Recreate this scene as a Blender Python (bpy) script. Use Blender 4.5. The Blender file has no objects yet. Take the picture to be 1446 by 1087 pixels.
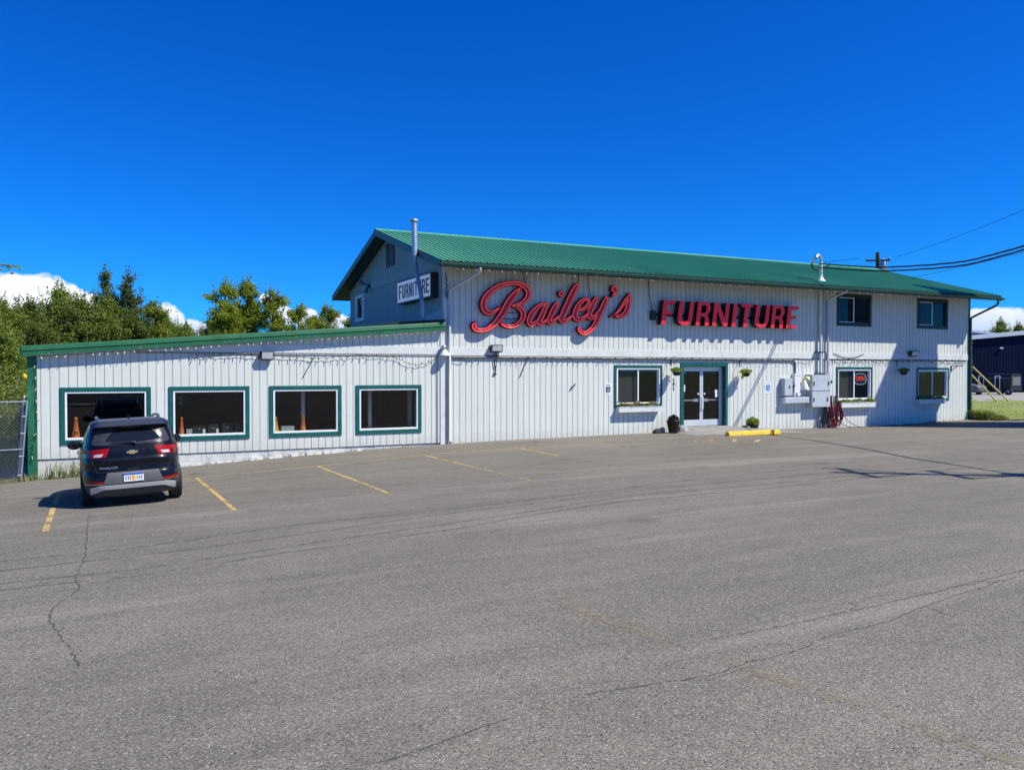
import bpy, bmesh, math, random
from mathutils import Vector, Matrix, noise as mnoise
import numpy as np
random.seed(7)
S = bpy.context.scene
COL = S.collection
PI = math.pi

# ------------------------------------------------------------------ helpers
WORLD_AT = {}
def link(o, parent=None, at=None):
    COL.objects.link(o)
    if parent is not None:
        o.parent = parent
    return o
def tag(o, label=None, cat=None, group=None, kind=None):
    if label: o['label'] = label
    if cat: o['category'] = cat
    if group: o['group'] = group
    if kind: o['kind'] = kind
    return o
def thing(name, loc, label, cat, group=None, rot=None):
    o = bpy.data.objects.new(name, None)
    o.empty_display_size = .2
    o.location = loc
    if rot: o.rotation_euler = rot
    link(o)
    WORLD_AT[o.name] = Vector(loc)
    return tag(o, label, cat, group)

class MB:
    """collects faces in world coordinates; build() links them as one mesh object"""
    def __init__(s): s.v, s.f, s.m, s.sm = [], [], [], []
    def face(s, pts, mi=0, smooth=False):
        n = len(s.v); s.v += [tuple(p) for p in pts]
        s.f.append(tuple(range(n, n+len(pts)))); s.m.append(mi); s.sm.append(smooth); return s
    def mesh(s, vs, fs, mi=0, smooth=False):
        n = len(s.v); s.v += [tuple(p) for p in vs]
        for f in fs:
            s.f.append(tuple(i+n for i in f)); s.m.append(mi); s.sm.append(smooth)
        return s
    def box(s, x0, x1, y0, y1, z0, z1, mi=0):
        vs = [(x, y, z) for z in (z0, z1) for y in (y0, y1) for x in (x0, x1)]
        return s.mesh(vs, [(0,2,3,1), (4,5,7,6), (0,1,5,4), (2,6,7,3), (0,4,6,2), (1,3,7,5)], mi)
    def obox(s, c, ax, ay, az, mi=0):
        c = Vector(c); ax, ay, az = Vector(ax), Vector(ay), Vector(az)
        vs = [c+ax*i+ay*j+az*k for k in (-1, 1) for j in (-1, 1) for i in (-1, 1)]
        return s.mesh(vs, [(0,2,3,1), (4,5,7,6), (0,1,5,4), (2,6,7,3), (0,4,6,2), (1,3,7,5)], mi)
    def prism(s, poly, axis, a, b, mi=0):
        """poly: list of 2-D points; axis 'x','y','z' = extrusion axis from a to b"""
        def P(p, t):
            return (t, p[0], p[1]) if axis == 'x' else (p[0], t, p[1]) if axis == 'y' else (p[0], p[1], t)
        n = len(poly)
        vs = [P(p, a) for p in poly]+[P(p, b) for p in poly]
        fs = [tuple(range(n))[::-1], tuple(range(n, 2*n))]+[(i, (i+1) % n, n+(i+1) % n, n+i) for i in range(n)]
        return s.mesh(vs, fs, mi)
    def tube(s, pts, r, seg=8, mi=0, closed=False, cap=True, smooth=True):
        pts = [Vector(p) for p in pts]; n = len(pts)
        rs = r if isinstance(r, (list, tuple)) else [r]*n
        rings = []; up = None
        for i, p in enumerate(pts):
            if closed: d = pts[(i+1) % n]-pts[i-1]
            else: d = pts[min(i+1, n-1)]-pts[max(i-1, 0)]
            if d.length < 1e-9: d = Vector((0, 0, 1))
            d.normalize()
            if up is None:
                up = Vector((0, 0, 1)) if abs(d.z) < .9 else Vector((1, 0, 0))
            a = d.cross(up)
            if a.length < 1e-4: a = d.orthogonal()
            a.normalize(); b = d.cross(a).normalized(); up = -b if False else a.cross(d)
            rings.append([p+(a*math.cos(t*2*PI/seg)+b*math.sin(t*2*PI/seg))*rs[i] for t in range(seg)])
        vs = [q for ring in rings for q in ring]; fs = []
        for i in range(n if closed else n-1):
            j = (i+1) % n
            for t in range(seg):
                fs.append((i*seg+t, i*seg+(t+1) % seg, j*seg+(t+1) % seg, j*seg+t))
        s.mesh(vs, fs, mi, smooth)
        if cap and not closed:
            s.face(rings[0][::-1], mi); s.face(rings[-1], mi)
        return s
    def lathe(s, c, prof, axis='z', seg=16, mi=0, smooth=True):
        c = Vector(c); vs = []; fs = []
        for r, h in prof:
            for t in range(seg):
                a = t*2*PI/seg; u, w = r*math.cos(a), r*math.sin(a)
                vs.append(c+(Vector((u, w, h)) if axis == 'z' else Vector((h, u, w)) if axis == 'x' else Vector((w, h, u))))
        for i in range(len(prof)-1):
            for t in range(seg):
                fs.append((i*seg+t, i*seg+(t+1) % seg, (i+1)*seg+(t+1) % seg, (i+1)*seg+t))
        fs.append(tuple(range(seg))[::-1]); fs.append(tuple(range((len(prof)-1)*seg, len(prof)*seg)))
        return s.mesh(vs, fs, mi, smooth)
    def build(s, name, mats, parent=None, top=None, loc=None, bevel=0, local=False):
        """parent: world-space vertices are re-based on the parent's place; top=(label, cat, group): a one-mesh thing"""
        if not isinstance(mats, (list, tuple)): mats = [mats]
        off = Vector((0, 0, 0))
        if parent is not None and not local:
            off = WORLD_AT[parent.name]
        elif parent is None and loc is not None: off = Vector(loc)
        elif parent is None and top is not None:
            xs = [v[0] for v in s.v]; ys = [v[1] for v in s.v]; zs = [v[2] for v in s.v]
            off = Vector(((min(xs)+max(xs))/2, (min(ys)+max(ys))/2, min(zs)))
        me = bpy.data.meshes.new(name)
        me.from_pydata([(v[0]-off.x, v[1]-off.y, v[2]-off.z) for v in s.v], [], s.f)
        for m in mats: me.materials.append(m)
        me.polygons.foreach_set('material_index', s.m)
        me.polygons.foreach_set('use_smooth', s.sm)
        me.update()
        o = bpy.data.objects.new(name, me)
        if parent is None: o.location = off
        link(o, parent)
        WORLD_AT[o.name] = off
        if bevel:
            b = o.modifiers.new('edge', 'BEVEL'); b.width = bevel; b.segments = 2; b.limit_method = 'ANGLE'
        if top: tag(o, *top)
        return o
def fixn(o):
    bm = bmesh.new(); bm.from_mesh(o.data)
    bmesh.ops.recalc_face_normals(bm, faces=bm.faces); bm.to_mesh(o.data); bm.free()
    return o
def outline_mesh(loops, depth, curve_text=None, size=1, bold=0, shear=0, space=1.0):
    """filled, extruded mesh (local x,y; depth along z) from closed loops or from lettering"""
    if curve_text is None:
        cu = bpy.data.curves.new('outline', 'CURVE'); cu.dimensions = '2D'; cu.fill_mode = 'BOTH'
        for lp in loops:
            sp = cu.splines.new('POLY'); sp.points.add(len(lp)-1); sp.use_cyclic_u = True
            for p, q in zip(sp.points, lp): p.co = (q[0], q[1], 0, 1)
    else:
        cu = bpy.data.curves.new('lettering', 'FONT'); cu.body = curve_text; cu.size = size
        cu.offset = bold; cu.shear = shear; cu.align_x = 'CENTER'; cu.align_y = 'CENTER'; cu.space_character = space
    cu.extrude = depth/2
    o = bpy.data.objects.new('outline', cu); COL.objects.link(o)
    dg = bpy.context.evaluated_depsgraph_get()
    me = bpy.data.meshes.new_from_object(o.evaluated_get(dg), depsgraph=dg)
    bpy.data.objects.remove(o); bpy.data.curves.remove(cu)
    vs = [tuple(v.co) for v in me.vertices]; fs = [tuple(p.vertices) for p in me.polygons]
    bpy.data.meshes.remove(me)
    return vs, fs
def add_outline(mb, vs, fs, place, mi_face=0, mi_side=0):
    """place: maps local (x,y,z) to the world"""
    n = len(mb.v); P = [tuple(place(*v)) for v in vs]; mb.v += P
    for f in fs:
        zs = [vs[i][2] for i in f]
        front = max(zs)-min(zs) < 1e-6 and zs[0] > 0
        mb.f.append(tuple(i+n for i in f)); mb.m.append(mi_face if front else mi_side); mb.sm.append(False)
def spline(pts, k=6, closed=False):
    pts = [Vector(p) for p in pts]; n = len(pts); out = []
    for i in range(n if closed else n-1):
        p0 = pts[i-1] if (i > 0 or closed) else pts[0]
        p1, p2 = pts[i], pts[(i+1) % n]
        p3 = pts[(i+2) % n] if (i+2 < n or closed) else pts[-1]
        for j in range(k):
            t = j/k
            out.append(.5*((2*p1)+(p2-p0)*t+(2*p0-5*p1+4*p2-p3)*t*t+(3*p1-p0-3*p2+p3)*t**3))
    if not closed: out.append(pts[-1])
    return out
def lerp_table(t, x):
    if x <= t[0][0]: return t[0][1]
    for (a, b), (c, d) in zip(t, t[1:]):
        if x <= c: return b+(d-b)*(x-a)/(c-a)
    return t[-1][1]
ZF = [(-30,-1.5), (-8,-1.2), (-2,-.95), (2,-.76), (4.7,-.63), (7,-.54), (9.2,-.46), (12,-.41), (17,-.37), (20,-.36), (24,-.42), (30,-.46), (33,-.42), (36.5,-.33), (45,-.3)]
ZL = [(-5,-.62), (8,-.4)]
def gz(x, y):
    """height of the ground"""
    t = min(1, max(0, (y+12)/12)); t = t*t*(3-2*t)
    zl = lerp_table(ZL, x)+.025*min(15, max(0, -y-10))
    return zl+(lerp_table(ZF, x)-zl)*t
def copy_tree(o, parent=None):
    c = o.copy(); COL.objects.link(c); c.parent = parent
    for ch in list(o.children): copy_tree(ch, c)
    return c

# ------------------------------------------------------------------ materials
def nodes(name):
    m = bpy.data.materials.new(name); m.use_nodes = True
    nt = m.node_tree; nt.nodes.clear()
    return m, nt, nt.nodes, nt.links
def N(nt, t, **kw):
    n = nt.nodes.new(t)
    for k, v in kw.items():
        if k in n.inputs: n.inputs[k].default_value = v
        else: setattr(n, k, v)
    return n
def coords(nt, stretch=(1,1,1), kind='Object'):
    tc = N(nt, 'ShaderNodeTexCoord'); mp = N(nt, 'ShaderNodeMapping')
    mp.inputs['Scale'].default_value = stretch
    nt.links.new(tc.outputs[kind], mp.inputs['Vector']); return mp.outputs['Vector']
def ramp(nt, fac, stops):
    r = N(nt, 'ShaderNodeValToRGB'); el = r.color_ramp.elements
    while len(el) < len(stops): el.new(.5)
    for e, (p, c) in zip(el, stops):
        e.position = p; e.color = (c, c, c, 1) if not isinstance(c, tuple) else (*c, 1) if len(c) == 3 else c
    nt.links.new(fac, r.inputs['Fac']); return r.outputs['Color']
def mixc(nt, fac, a, b, mode='MIX'):
    m = N(nt, 'ShaderNodeMix'); m.data_type = 'RGBA'; m.blend_type = mode
    for s, v in ((m.inputs[0], fac), (m.inputs[6], a), (m.inputs[7], b)):
        if hasattr(v, 'is_output'): nt.links.new(v, s)
        elif isinstance(v, (int, float)): s.default_value = v
        else: s.default_value = (*v, 1)
    return m.outputs[2]
def M(name, col, rough=.6, met=0., var=.12, scale=6., stretch=(1,1,1), bump=0., bscale=60., spec=.5, coat=0., dirt=None, dscale=1.2):
    m, nt, nd, lk = nodes(name)
    out = N(nt, 'ShaderNodeOutputMaterial'); p = N(nt, 'ShaderNodeBsdfPrincipled')
    p.inputs['Roughness'].default_value = rough; p.inputs['Metallic'].default_value = met
    p.inputs['Specular IOR Level'].default_value = spec; p.inputs['Coat Weight'].default_value = coat
    v = coords(nt, stretch)
    nz = N(nt, 'ShaderNodeTexNoise', Scale=scale, Detail=5., Roughness=.6); lk.new(v, nz.inputs['Vector'])
    c = mixc(nt, ramp(nt, nz.outputs['Fac'], [(.3, 0.), (.7, 1.)]), tuple(x*(1-var) for x in col), tuple(min(1, x*(1+var)) for x in col))
    if dirt:
        n2 = N(nt, 'ShaderNodeTexNoise', Scale=dscale, Detail=6., Roughness=.65); lk.new(v, n2.inputs['Vector'])
        c = mixc(nt, ramp(nt, n2.outputs['Fac'], [(.5, 0.), (.75, dirt[1])]), c, dirt[0])
    lk.new(c, p.inputs['Base Color'])
    if bump:
        n3 = N(nt, 'ShaderNodeTexNoise', Scale=bscale, Detail=3.); lk.new(v, n3.inputs['Vector'])
        b = N(nt, 'ShaderNodeBump', Strength=bump, Distance=.01); lk.new(n3.outputs['Fac'], b.inputs['Height'])
        lk.new(b.outputs['Normal'], p.inputs['Normal'])
    lk.new(p.outputs['BSDF'], out.inputs['Surface'])
    return m
def glass(name, tint=(.5,.52,.52), rough=0., refl=1.0, film=0.):
    m, nt, nd, lk = nodes(name)
    out = N(nt, 'ShaderNodeOutputMaterial')
    tr = N(nt, 'ShaderNodeBsdfTransparent'); tr.inputs['Color'].default_value = (*tint, 1)
    gl = N(nt, 'ShaderNodeBsdfGlossy'); gl.inputs['Roughness'].default_value = rough; gl.inputs['Color'].default_value = (refl, refl, refl, 1)
    fr = N(nt, 'ShaderNodeFresnel', IOR=1.5)
    ge = N(nt, 'ShaderNodeNewGeometry'); io = N(nt, 'ShaderNodeMapRange'); io.inputs['To Min'].default_value = 1.5; io.inputs['To Max'].default_value = 1/1.5
    lk.new(ge.outputs['Backfacing'], io.inputs['Value']); lk.new(io.outputs[0], fr.inputs['IOR'])
    mx = N(nt, 'ShaderNodeMixShader'); lk.new(fr.outputs[0], mx.inputs[0]); lk.new(tr.outputs[0], mx.inputs[1]); lk.new(gl.outputs[0], mx.inputs[2])
    last = mx.outputs[0]
    if film:
        df = N(nt, 'ShaderNodeBsdfDiffuse'); df.inputs['Color'].default_value = (.4, .39, .37, 1)
        m2 = N(nt, 'ShaderNodeMixShader'); m2.inputs[0].default_value = film
        lk.new(last, m2.inputs[1]); lk.new(df.outputs[0], m2.inputs[2]); last = m2.outputs[0]
    lk.new(last, out.inputs['Surface'])
    return m
def emit(name, col, strength):
    m, nt, nd, lk = nodes(name)
    out = N(nt, 'ShaderNodeOutputMaterial'); e = N(nt, 'ShaderNodeEmission'); e.inputs['Color'].default_value = (*col, 1); e.inputs['Strength'].default_value = strength
    lk.new(e.outputs[0], out.inputs['Surface']); return m

def lit(m, col, k):
    """adds emission: neon, lit letters, and a glow whitening the gable sign face"""
    p = [n for n in m.node_tree.nodes if n.type == 'BSDF_PRINCIPLED'][0]
    p.inputs['Emission Color'].default_value = (*col, 1); p.inputs['Emission Strength'].default_value = k
    return m
def siding_material(name='white_plywood_siding', darken=1.):
    m, nt, nd, lk = nodes(name)
    out = N(nt, 'ShaderNodeOutputMaterial'); p = N(nt, 'ShaderNodeBsdfPrincipled'); p.inputs['Roughness'].default_value = .62; p.inputs['Specular IOR Level'].default_value = .3
    v = coords(nt, (1, 1, 1)); vs = coords(nt, (6, 6, .35)); vf = coords(nt, (40, 40, 1.2))
    n1 = N(nt, 'ShaderNodeTexNoise', Scale=1.0, Detail=4., Roughness=.6); lk.new(vs, n1.inputs['Vector'])
    n2 = N(nt, 'ShaderNodeTexNoise', Scale=1.0, Detail=3.); lk.new(vf, n2.inputs['Vector'])
    n3 = N(nt, 'ShaderNodeTexNoise', Scale=.5, Detail=5., Roughness=.65); lk.new(v, n3.inputs['Vector'])
    n4 = N(nt, 'ShaderNodeTexNoise', Scale=7., Detail=4., Roughness=.7); lk.new(v, n4.inputs['Vector'])
    c = mixc(nt, ramp(nt, n1.outputs['Fac'], [(.35, 0.), (.7, 1.)]), (.628,.650,.592), (.708,.728,.668))
    c = mixc(nt, ramp(nt, n3.outputs['Fac'], [(.45, 0.), (.75, .45)]), c, (.57,.585,.54))
    c = mixc(nt, ramp(nt, n4.outputs['Fac'], [(.68, 0.), (.76, .4)]), c, (.5,.5,.49))
    # board grain
    c = mixc(nt, ramp(nt, n2.outputs['Fac'], [(.3, .10), (.6, 0.)]), c, (.5,.5,.5))
    # each board its own tint
    sx = N(nt, 'ShaderNodeSeparateXYZ'); tc = N(nt, 'ShaderNodeTexCoord'); lk.new(tc.outputs['Object'], sx.inputs[0])
    ad = N(nt, 'ShaderNodeMath', operation='ADD'); lk.new(sx.outputs[0], ad.inputs[0]); lk.new(sx.outputs[1], ad.inputs[1])
    dv = N(nt, 'ShaderNodeMath', operation='DIVIDE'); lk.new(ad.outputs[0], dv.inputs[0]); dv.inputs[1].default_value = .217
    fl = N(nt, 'ShaderNodeMath', operation='FLOOR'); lk.new(dv.outputs[0], fl.inputs[0])
    wn = N(nt, 'ShaderNodeTexWhiteNoise'); wn.noise_dimensions = '1D'; lk.new(fl.outputs[0], wn.inputs['W'])
    c = mixc(nt, ramp(nt, wn.outputs['Value'], [(0., 0.), (1., .22)]), c, (.56,.58,.535))
    # rain splash and soil thrown up on the lowest boards, ragged edged
    mr = N(nt, 'ShaderNodeMapRange'); lk.new(sx.outputs[2], mr.inputs['Value'])
    mr.inputs['From Min'].default_value = .65; mr.inputs['From Max'].default_value = .0
    ml = N(nt, 'ShaderNodeMath', operation='MULTIPLY'); lk.new(mr.outputs[0], ml.inputs[0]); lk.new(n4.outputs['Fac'], ml.inputs[1])
    c = mixc(nt, ramp(nt, ml.outputs[0], [(.2, 0.), (.6, .5)]), c, (.46,.43,.38))
    if darken != 1.: c = mixc(nt, 1., c, darken, 'MULTIPLY')
    lk.new(c, p.inputs['Base Color'])
    b = N(nt, 'ShaderNodeBump', Strength=.25, Distance=.004); lk.new(n2.outputs['Fac'], b.inputs['Height']); lk.new(b.outputs['Normal'], p.inputs['Normal'])
    lk.new(p.outputs['BSDF'], out.inputs['Surface']); return m

def asphalt_material():
    m, nt, nd, lk = nodes('worn_asphalt')
    out = N(nt, 'ShaderNodeOutputMaterial'); p = N(nt, 'ShaderNodeBsdfPrincipled'); p.inputs['Roughness'].default_value = .88; p.inputs['Specular IOR Level'].default_value = .2
    v = coords(nt, (1,1,1)); vx = coords(nt, (.10, 1.5, 1)); vy = coords(nt, (.45, 1.6, 1))
    agg = N(nt, 'ShaderNodeTexVoronoi', Scale=170.); lk.new(v, agg.inputs['Vector'])
    agg2 = N(nt, 'ShaderNodeTexVoronoi', Scale=88.); lk.new(v, agg2.inputs['Vector'])
    ns = N(nt, 'ShaderNodeTexNoise', Scale=46., Detail=4., Roughness=.8); lk.new(v, ns.inputs['Vector'])
    big = N(nt, 'ShaderNodeTexNoise', Scale=.2, Detail=6., Roughness=.6); lk.new(v, big.inputs['Vector'])
    mid = N(nt, 'ShaderNodeTexNoise', Scale=1.1, Detail=7., Roughness=.68); lk.new(vy, mid.inputs['Vector'])
    str_ = N(nt, 'ShaderNodeTexNoise', Scale=.9, Detail=6., Roughness=.62); lk.new(vx, str_.inputs['Vector'])
    base = mixc(nt, ramp(nt, big.outputs['Fac'], [(.3, 0.), (.7, 1.)]), (.158,.144,.119), (.212,.193,.159))
    base = mixc(nt, ramp(nt, mid.outputs['Fac'], [(.36, .5), (.56, 0.)]), base, (.120,.110,.093))
    # scraped, dust-filled streaks along the driving direction, most of them near the shop
    base = mixc(nt, ramp(nt, str_.outputs['Fac'], [(.55, 0.), (.70, .42)]), base, (.310,.280,.232))
    base = mixc(nt, ramp(nt, str_.outputs['Fac'], [(.28, .45), (.42, 0.)]), base, (.122,.112,.094))
    # aggregate: every stone its own grey, dark binder between
    s1 = N(nt, 'ShaderNodeSeparateColor'); lk.new(agg.outputs['Color'], s1.inputs[0])
    s2 = N(nt, 'ShaderNodeSeparateColor'); lk.new(agg2.outputs['Color'], s2.inputs[0])
    c = mixc(nt, 1., base, mixc(nt, s1.outputs[0], (.62,.62,.63), (1.34,1.33,1.31)), 'MULTIPLY')
    c = mixc(nt, 1., c, mixc(nt, s2.outputs[0], (.72,.72,.73), (1.28,1.27,1.25)), 'MULTIPLY')
    c = mixc(nt, 1., c, mixc(nt, ramp(nt, ns.outputs['Fac'], [(.36, 0.), (.64, 1.)]), (.82,.82,.83), (1.18,1.17,1.15)), 'MULTIPLY')
    c = mixc(nt, ramp(nt, s2.outputs[1], [(.955, 0.), (.965, .7)]), c, (.38,.365,.33))
    c = mixc(nt, ramp(nt, s2.outputs[2], [(.955, 0.), (.965, .8)]), c, (.03,.029,.028))
    # oil drips
    oil = N(nt, 'ShaderNodeTexVoronoi', Scale=.45, Randomness=1.); lk.new(v, oil.inputs['Vector'])
    on = N(nt, 'ShaderNodeTexNoise', Scale=6., Detail=4.); lk.new(v, on.inputs['Vector'])
    om = N(nt, 'ShaderNodeMath', operation='MULTIPLY_ADD'); lk.new(on.outputs['Fac'], om.inputs[0]); om.inputs[1].default_value = .22; lk.new(oil.outputs['Distance'], om.inputs[2])
    c = mixc(nt, ramp(nt, om.outputs[0], [(.12, .6), (.27, 0.)]), c, (.07,.066,.06))
    lk.new(c, p.inputs['Base Color'])
    b = N(nt, 'ShaderNodeBump', Strength=.45, Distance=.008)
    lk.new(agg2.outputs['Distance'], b.inputs['Height']); b.invert = True; lk.new(b.outputs['Normal'], p.inputs['Normal'])
    lk.new(p.outputs['BSDF'], out.inputs['Surface']); return m

def worn_paint(name, col, wear=.5, scale=9.):
    m, nt, nd, lk = nodes(name)
    out = N(nt, 'ShaderNodeOutputMaterial'); p = N(nt, 'ShaderNodeBsdfPrincipled'); p.inputs['Roughness'].default_value = .75
    v = coords(nt)
    n = N(nt, 'ShaderNodeTexNoise', Scale=scale, Detail=8., Roughness=.75); lk.new(v, n.inputs['Vector'])
    n2 = N(nt, 'ShaderNodeTexNoise', Scale=1.1, Detail=3.); lk.new(v, n2.inputs['Vector'])
    p.inputs['Base Color'].default_value = (*col, 1)
    t = N(nt, 'ShaderNodeBsdfTransparent'); mx = N(nt, 'ShaderNodeMixShader')
    ad = N(nt, 'ShaderNodeMath', operation='MULTIPLY_ADD'); lk.new(n2.outputs['Fac'], ad.inputs[0]); ad.inputs[1].default_value = .5; lk.new(n.outputs['Fac'], ad.inputs[2])
    lk.new(ramp(nt, ad.outputs[0], [(wear+.12, 0.), (wear+.34, 1.)]), mx.inputs[0])
    lk.new(t.outputs[0], mx.inputs[1]); lk.new(p.outputs[0], mx.inputs[2]); lk.new(mx.outputs[0], out.inputs['Surface'])
    return m

def leaf_material(name, a, b, trans=.35):
    m, nt, nd, lk = nodes(name)
    out = N(nt, 'ShaderNodeOutputMaterial')
    g = N(nt, 'ShaderNodeNewGeometry')
    oi = N(nt, 'ShaderNodeObjectInfo')
    c = mixc(nt, g.outputs['Random Per Island'], a, b)
    hs = N(nt, 'ShaderNodeHueSaturation'); lk.new(c, hs.inputs['Color'])
    mr = N(nt, 'ShaderNodeMapRange'); mr.inputs['To Min'].default_value = .75; mr.inputs['To Max'].default_value = 1.25; lk.new(oi.outputs['Random'], mr.inputs['Value']); lk.new(mr.outputs[0], hs.inputs['Value'])
    d = N(nt, 'ShaderNodeBsdfPrincipled'); d.inputs['Roughness'].default_value = .55; d.inputs['Specular IOR Level'].default_value = .35; lk.new(hs.outputs[0], d.inputs['Base Color'])
    t = N(nt, 'ShaderNodeBsdfTranslucent'); lk.new(hs.outputs[0], t.inputs['Color'])
    mx = N(nt, 'ShaderNodeMixShader'); mx.inputs[0].default_value = trans
    lk.new(d.outputs[0], mx.inputs[1]); lk.new(t.outputs[0], mx.inputs[2]); lk.new(mx.outputs[0], out.inputs['Surface'])
    return m

SIDING = siding_material(); GABLE_SIDING = siding_material('darker_gable_siding', (.60,.67,.64))  # gable uses the same siding colour multiplied darker
GROOVE = M('groove_shade_tone', (.33,.335,.33), .9, var=.25)  # groove colour darkened to paint shade into the recesses
ASPHALT = asphalt_material()
WHITE_TRIM = M('white_trim_paint', (.655,.672,.64), .5, var=.05, scale=3, dirt=((.45,.44,.42), .5), dscale=2.5)
WHITE_VINYL = M('white_vinyl', (.80,.80,.80), .35, var=.03)
TEAL = M('teal_trim_paint', (.002,.092,.078), .45, var=.2, scale=4, dirt=((.02,.14,.12), .5), dscale=3)
GREEN_TRIM = M('green_metal_trim', (.018,.125,.048), .4, var=.15, scale=2.5, dirt=((.05,.16,.10), .5), dscale=2)
GREEN_BOARD = M('green_corner_board', (.010,.13,.065), .55, var=.25, scale=3, dirt=((.06,.19,.12), .5), dscale=3)
DARK_GREEN = M('dark_green_fascia', (.010,.085,.058), .45, var=.2, scale=3)
def roof_material():
    m, nt, nd, lk = nodes('faded_green_metal_roofing')
    out = N(nt, 'ShaderNodeOutputMaterial'); p = N(nt, 'ShaderNodeBsdfPrincipled'); p.inputs['Specular IOR Level'].default_value = .28
    v = coords(nt); vs = coords(nt, (3.5, .25, .25))
    n1 = N(nt, 'ShaderNodeTexNoise', Scale=.35, Detail=5., Roughness=.6); lk.new(v, n1.inputs['Vector'])
    n2 = N(nt, 'ShaderNodeTexNoise', Scale=1., Detail=5., Roughness=.65); lk.new(vs, n2.inputs['Vector'])
    c = mixc(nt, ramp(nt, n1.outputs['Fac'], [(.3, 0.), (.7, 1.)]), (.060,.310,.150), (.120,.380,.215))
    c = mixc(nt, ramp(nt, n2.outputs['Fac'], [(.45, 0.), (.75, .55)]), c, (.15,.35,.22))
    c = mixc(nt, ramp(nt, n2.outputs['Fac'], [(.25, .45), (.42, 0.)]), c, (.04,.22,.12))
    # every sheet its own fading
    sx = N(nt, 'ShaderNodeSeparateXYZ'); tc = N(nt, 'ShaderNodeTexCoord'); lk.new(tc.outputs['Object'], sx.inputs[0])
    dv = N(nt, 'ShaderNodeMath', operation='DIVIDE'); lk.new(sx.outputs[0], dv.inputs[0]); dv.inputs[1].default_value = .9144
    fl = N(nt, 'ShaderNodeMath', operation='FLOOR'); lk.new(dv.outputs[0], fl.inputs[0])
    wn = N(nt, 'ShaderNodeTexWhiteNoise'); wn.noise_dimensions = '1D'; lk.new(fl.outputs[0], wn.inputs['W'])
    c = mixc(nt, ramp(nt, wn.outputs['Value'], [(0., 0.), (1., .45)]), c, (.10,.30,.19))
    lk.new(c, p.inputs['Base Color']); lk.new(ramp(nt, n2.outputs['Fac'], [(.3, .34), (.7, .52)]), p.inputs['Roughness'])
    lk.new(p.outputs[0], out.inputs['Surface']); return m
ROOF_GREEN = roof_material()
SOFFIT = M('painted_soffit', (.16,.15,.14), .7, var=.15)
FOUNDATION = M('painted_concrete', (.56,.56,.53), .8, var=.12, scale=3, bump=.3, dirt=((.28,.26,.22), .9), dscale=2.6)
CONCRETE = M('concrete', (.25,.24,.225), .85, var=.2, scale=3, bump=.3, dirt=((.14,.13,.12), .7), dscale=2.)
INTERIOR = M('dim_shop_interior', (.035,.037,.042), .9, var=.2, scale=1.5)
GLASS = glass('window_glass', (.80,.82,.82), refl=.68)
GLASS_UP = glass('upper_window_glass', (.4,.44,.46), refl=.5)
ALU = M('brushed_aluminium', (.66,.67,.68), .42, met=.35, var=.06)
GALV = M('galvanised_steel', (.50,.52,.55), .42, met=.75, var=.15, scale=9)
GREY_BOX = M('grey_enamel', (.47,.51,.55), .45, var=.06, scale=4, dirt=((.32,.32,.32), .5), dscale=3)
WHITE_METAL = M('white_painted_metal', (.72,.73,.74), .4, var=.06)
CONDUIT = M('grey_conduit', (.16,.165,.17), .55, met=.2, var=.15)
BLACK = M('black_plastic', (.012,.012,.013), .45, var=.2)
BLACK_CAN = M('black_letter_can', (.012,.010,.010), .5, var=.2)
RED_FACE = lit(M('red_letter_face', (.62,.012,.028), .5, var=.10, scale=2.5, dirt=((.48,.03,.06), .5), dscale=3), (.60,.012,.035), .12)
RED_TROUGH = M('red_letter_trough', (.52,.006,.030), .4, var=.14, scale=3)
RED_EDGE = M('red_letter_bottom', (.62,.20,.20), .45, var=.1)
NEON_TUBE = lit(M('red_neon_tube', (.80,.14,.13), .22, var=.08, spec=.6), (1.,.17,.13), .30)
YELLOW = M('yellow_road_paint', (.72,.46,.015), .6, var=.12, scale=5, dirt=((.35,.22,.03), .8), dscale=4)
STALL_PAINT = worn_paint('worn_yellow_stall_paint', (.52,.36,.12), .455)
STALL_FADED = worn_paint('faded_yellow_stall_paint', (.46,.35,.15), .53)
STALL_GHOST = worn_paint('ghost_yellow_paint', (.27,.222,.13), .615, 14.)
CRACK = worn_paint('dark_crack', (.07,.064,.057), .48, 11.)  # plain dark tone for the crack ribbons
SEAM = worn_paint('asphalt_seam', (.10,.097,.095), .52, 7.)
SOIL = M('potting_soil', (.045,.030,.02), .95, var=.3, scale=30)
PAPER = M('paper', (.78,.78,.76), .8, var=.03)
BLUE_PRINT = M('blue_print', (.03,.22,.55), .6, var=.1)
NAVY_PRINT = M('navy_print', (.02,.04,.12), .6, var=.1)
ORANGE = M('orange_cone_plastic', (.75,.17,.03), .5, var=.1)
AMBER = M('amber_cone_plastic', (.72,.36,.05), .5, var=.1)
RUBBER = M('black_rubber', (.018,.018,.019), .75, var=.25, scale=20)
RED_CORD = M('dark_red_cord', (.16,.012,.022), .5, var=.3, scale=12)
BARK = M('grey_bark', (.16,.14,.115), .9, var=.35, scale=14, stretch=(1,1,.25), bump=.5, bscale=25)
LEAF_A = leaf_material('broad_leaf_green', (.085,.140,.018), (.300,.350,.060), .48)
LEAF_B = leaf_material('bright_leaf_green', (.14,.21,.016), (.43,.47,.05), .5)
LEAF_C = leaf_material('spruce_needle_green', (.062,.100,.024), (.200,.245,.066), .42)
LEAF_D = leaf_material('hedge_leaf_green', (.075,.118,.016), (.270,.315,.056), .48)
GRASS_BLADE = leaf_material('grass_blade_green', (.14,.19,.03), (.36,.36,.07), .3)
DRY_BLADE = leaf_material('dry_grass_blade', (.16,.20,.05), (.42,.40,.18), .3)
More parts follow.
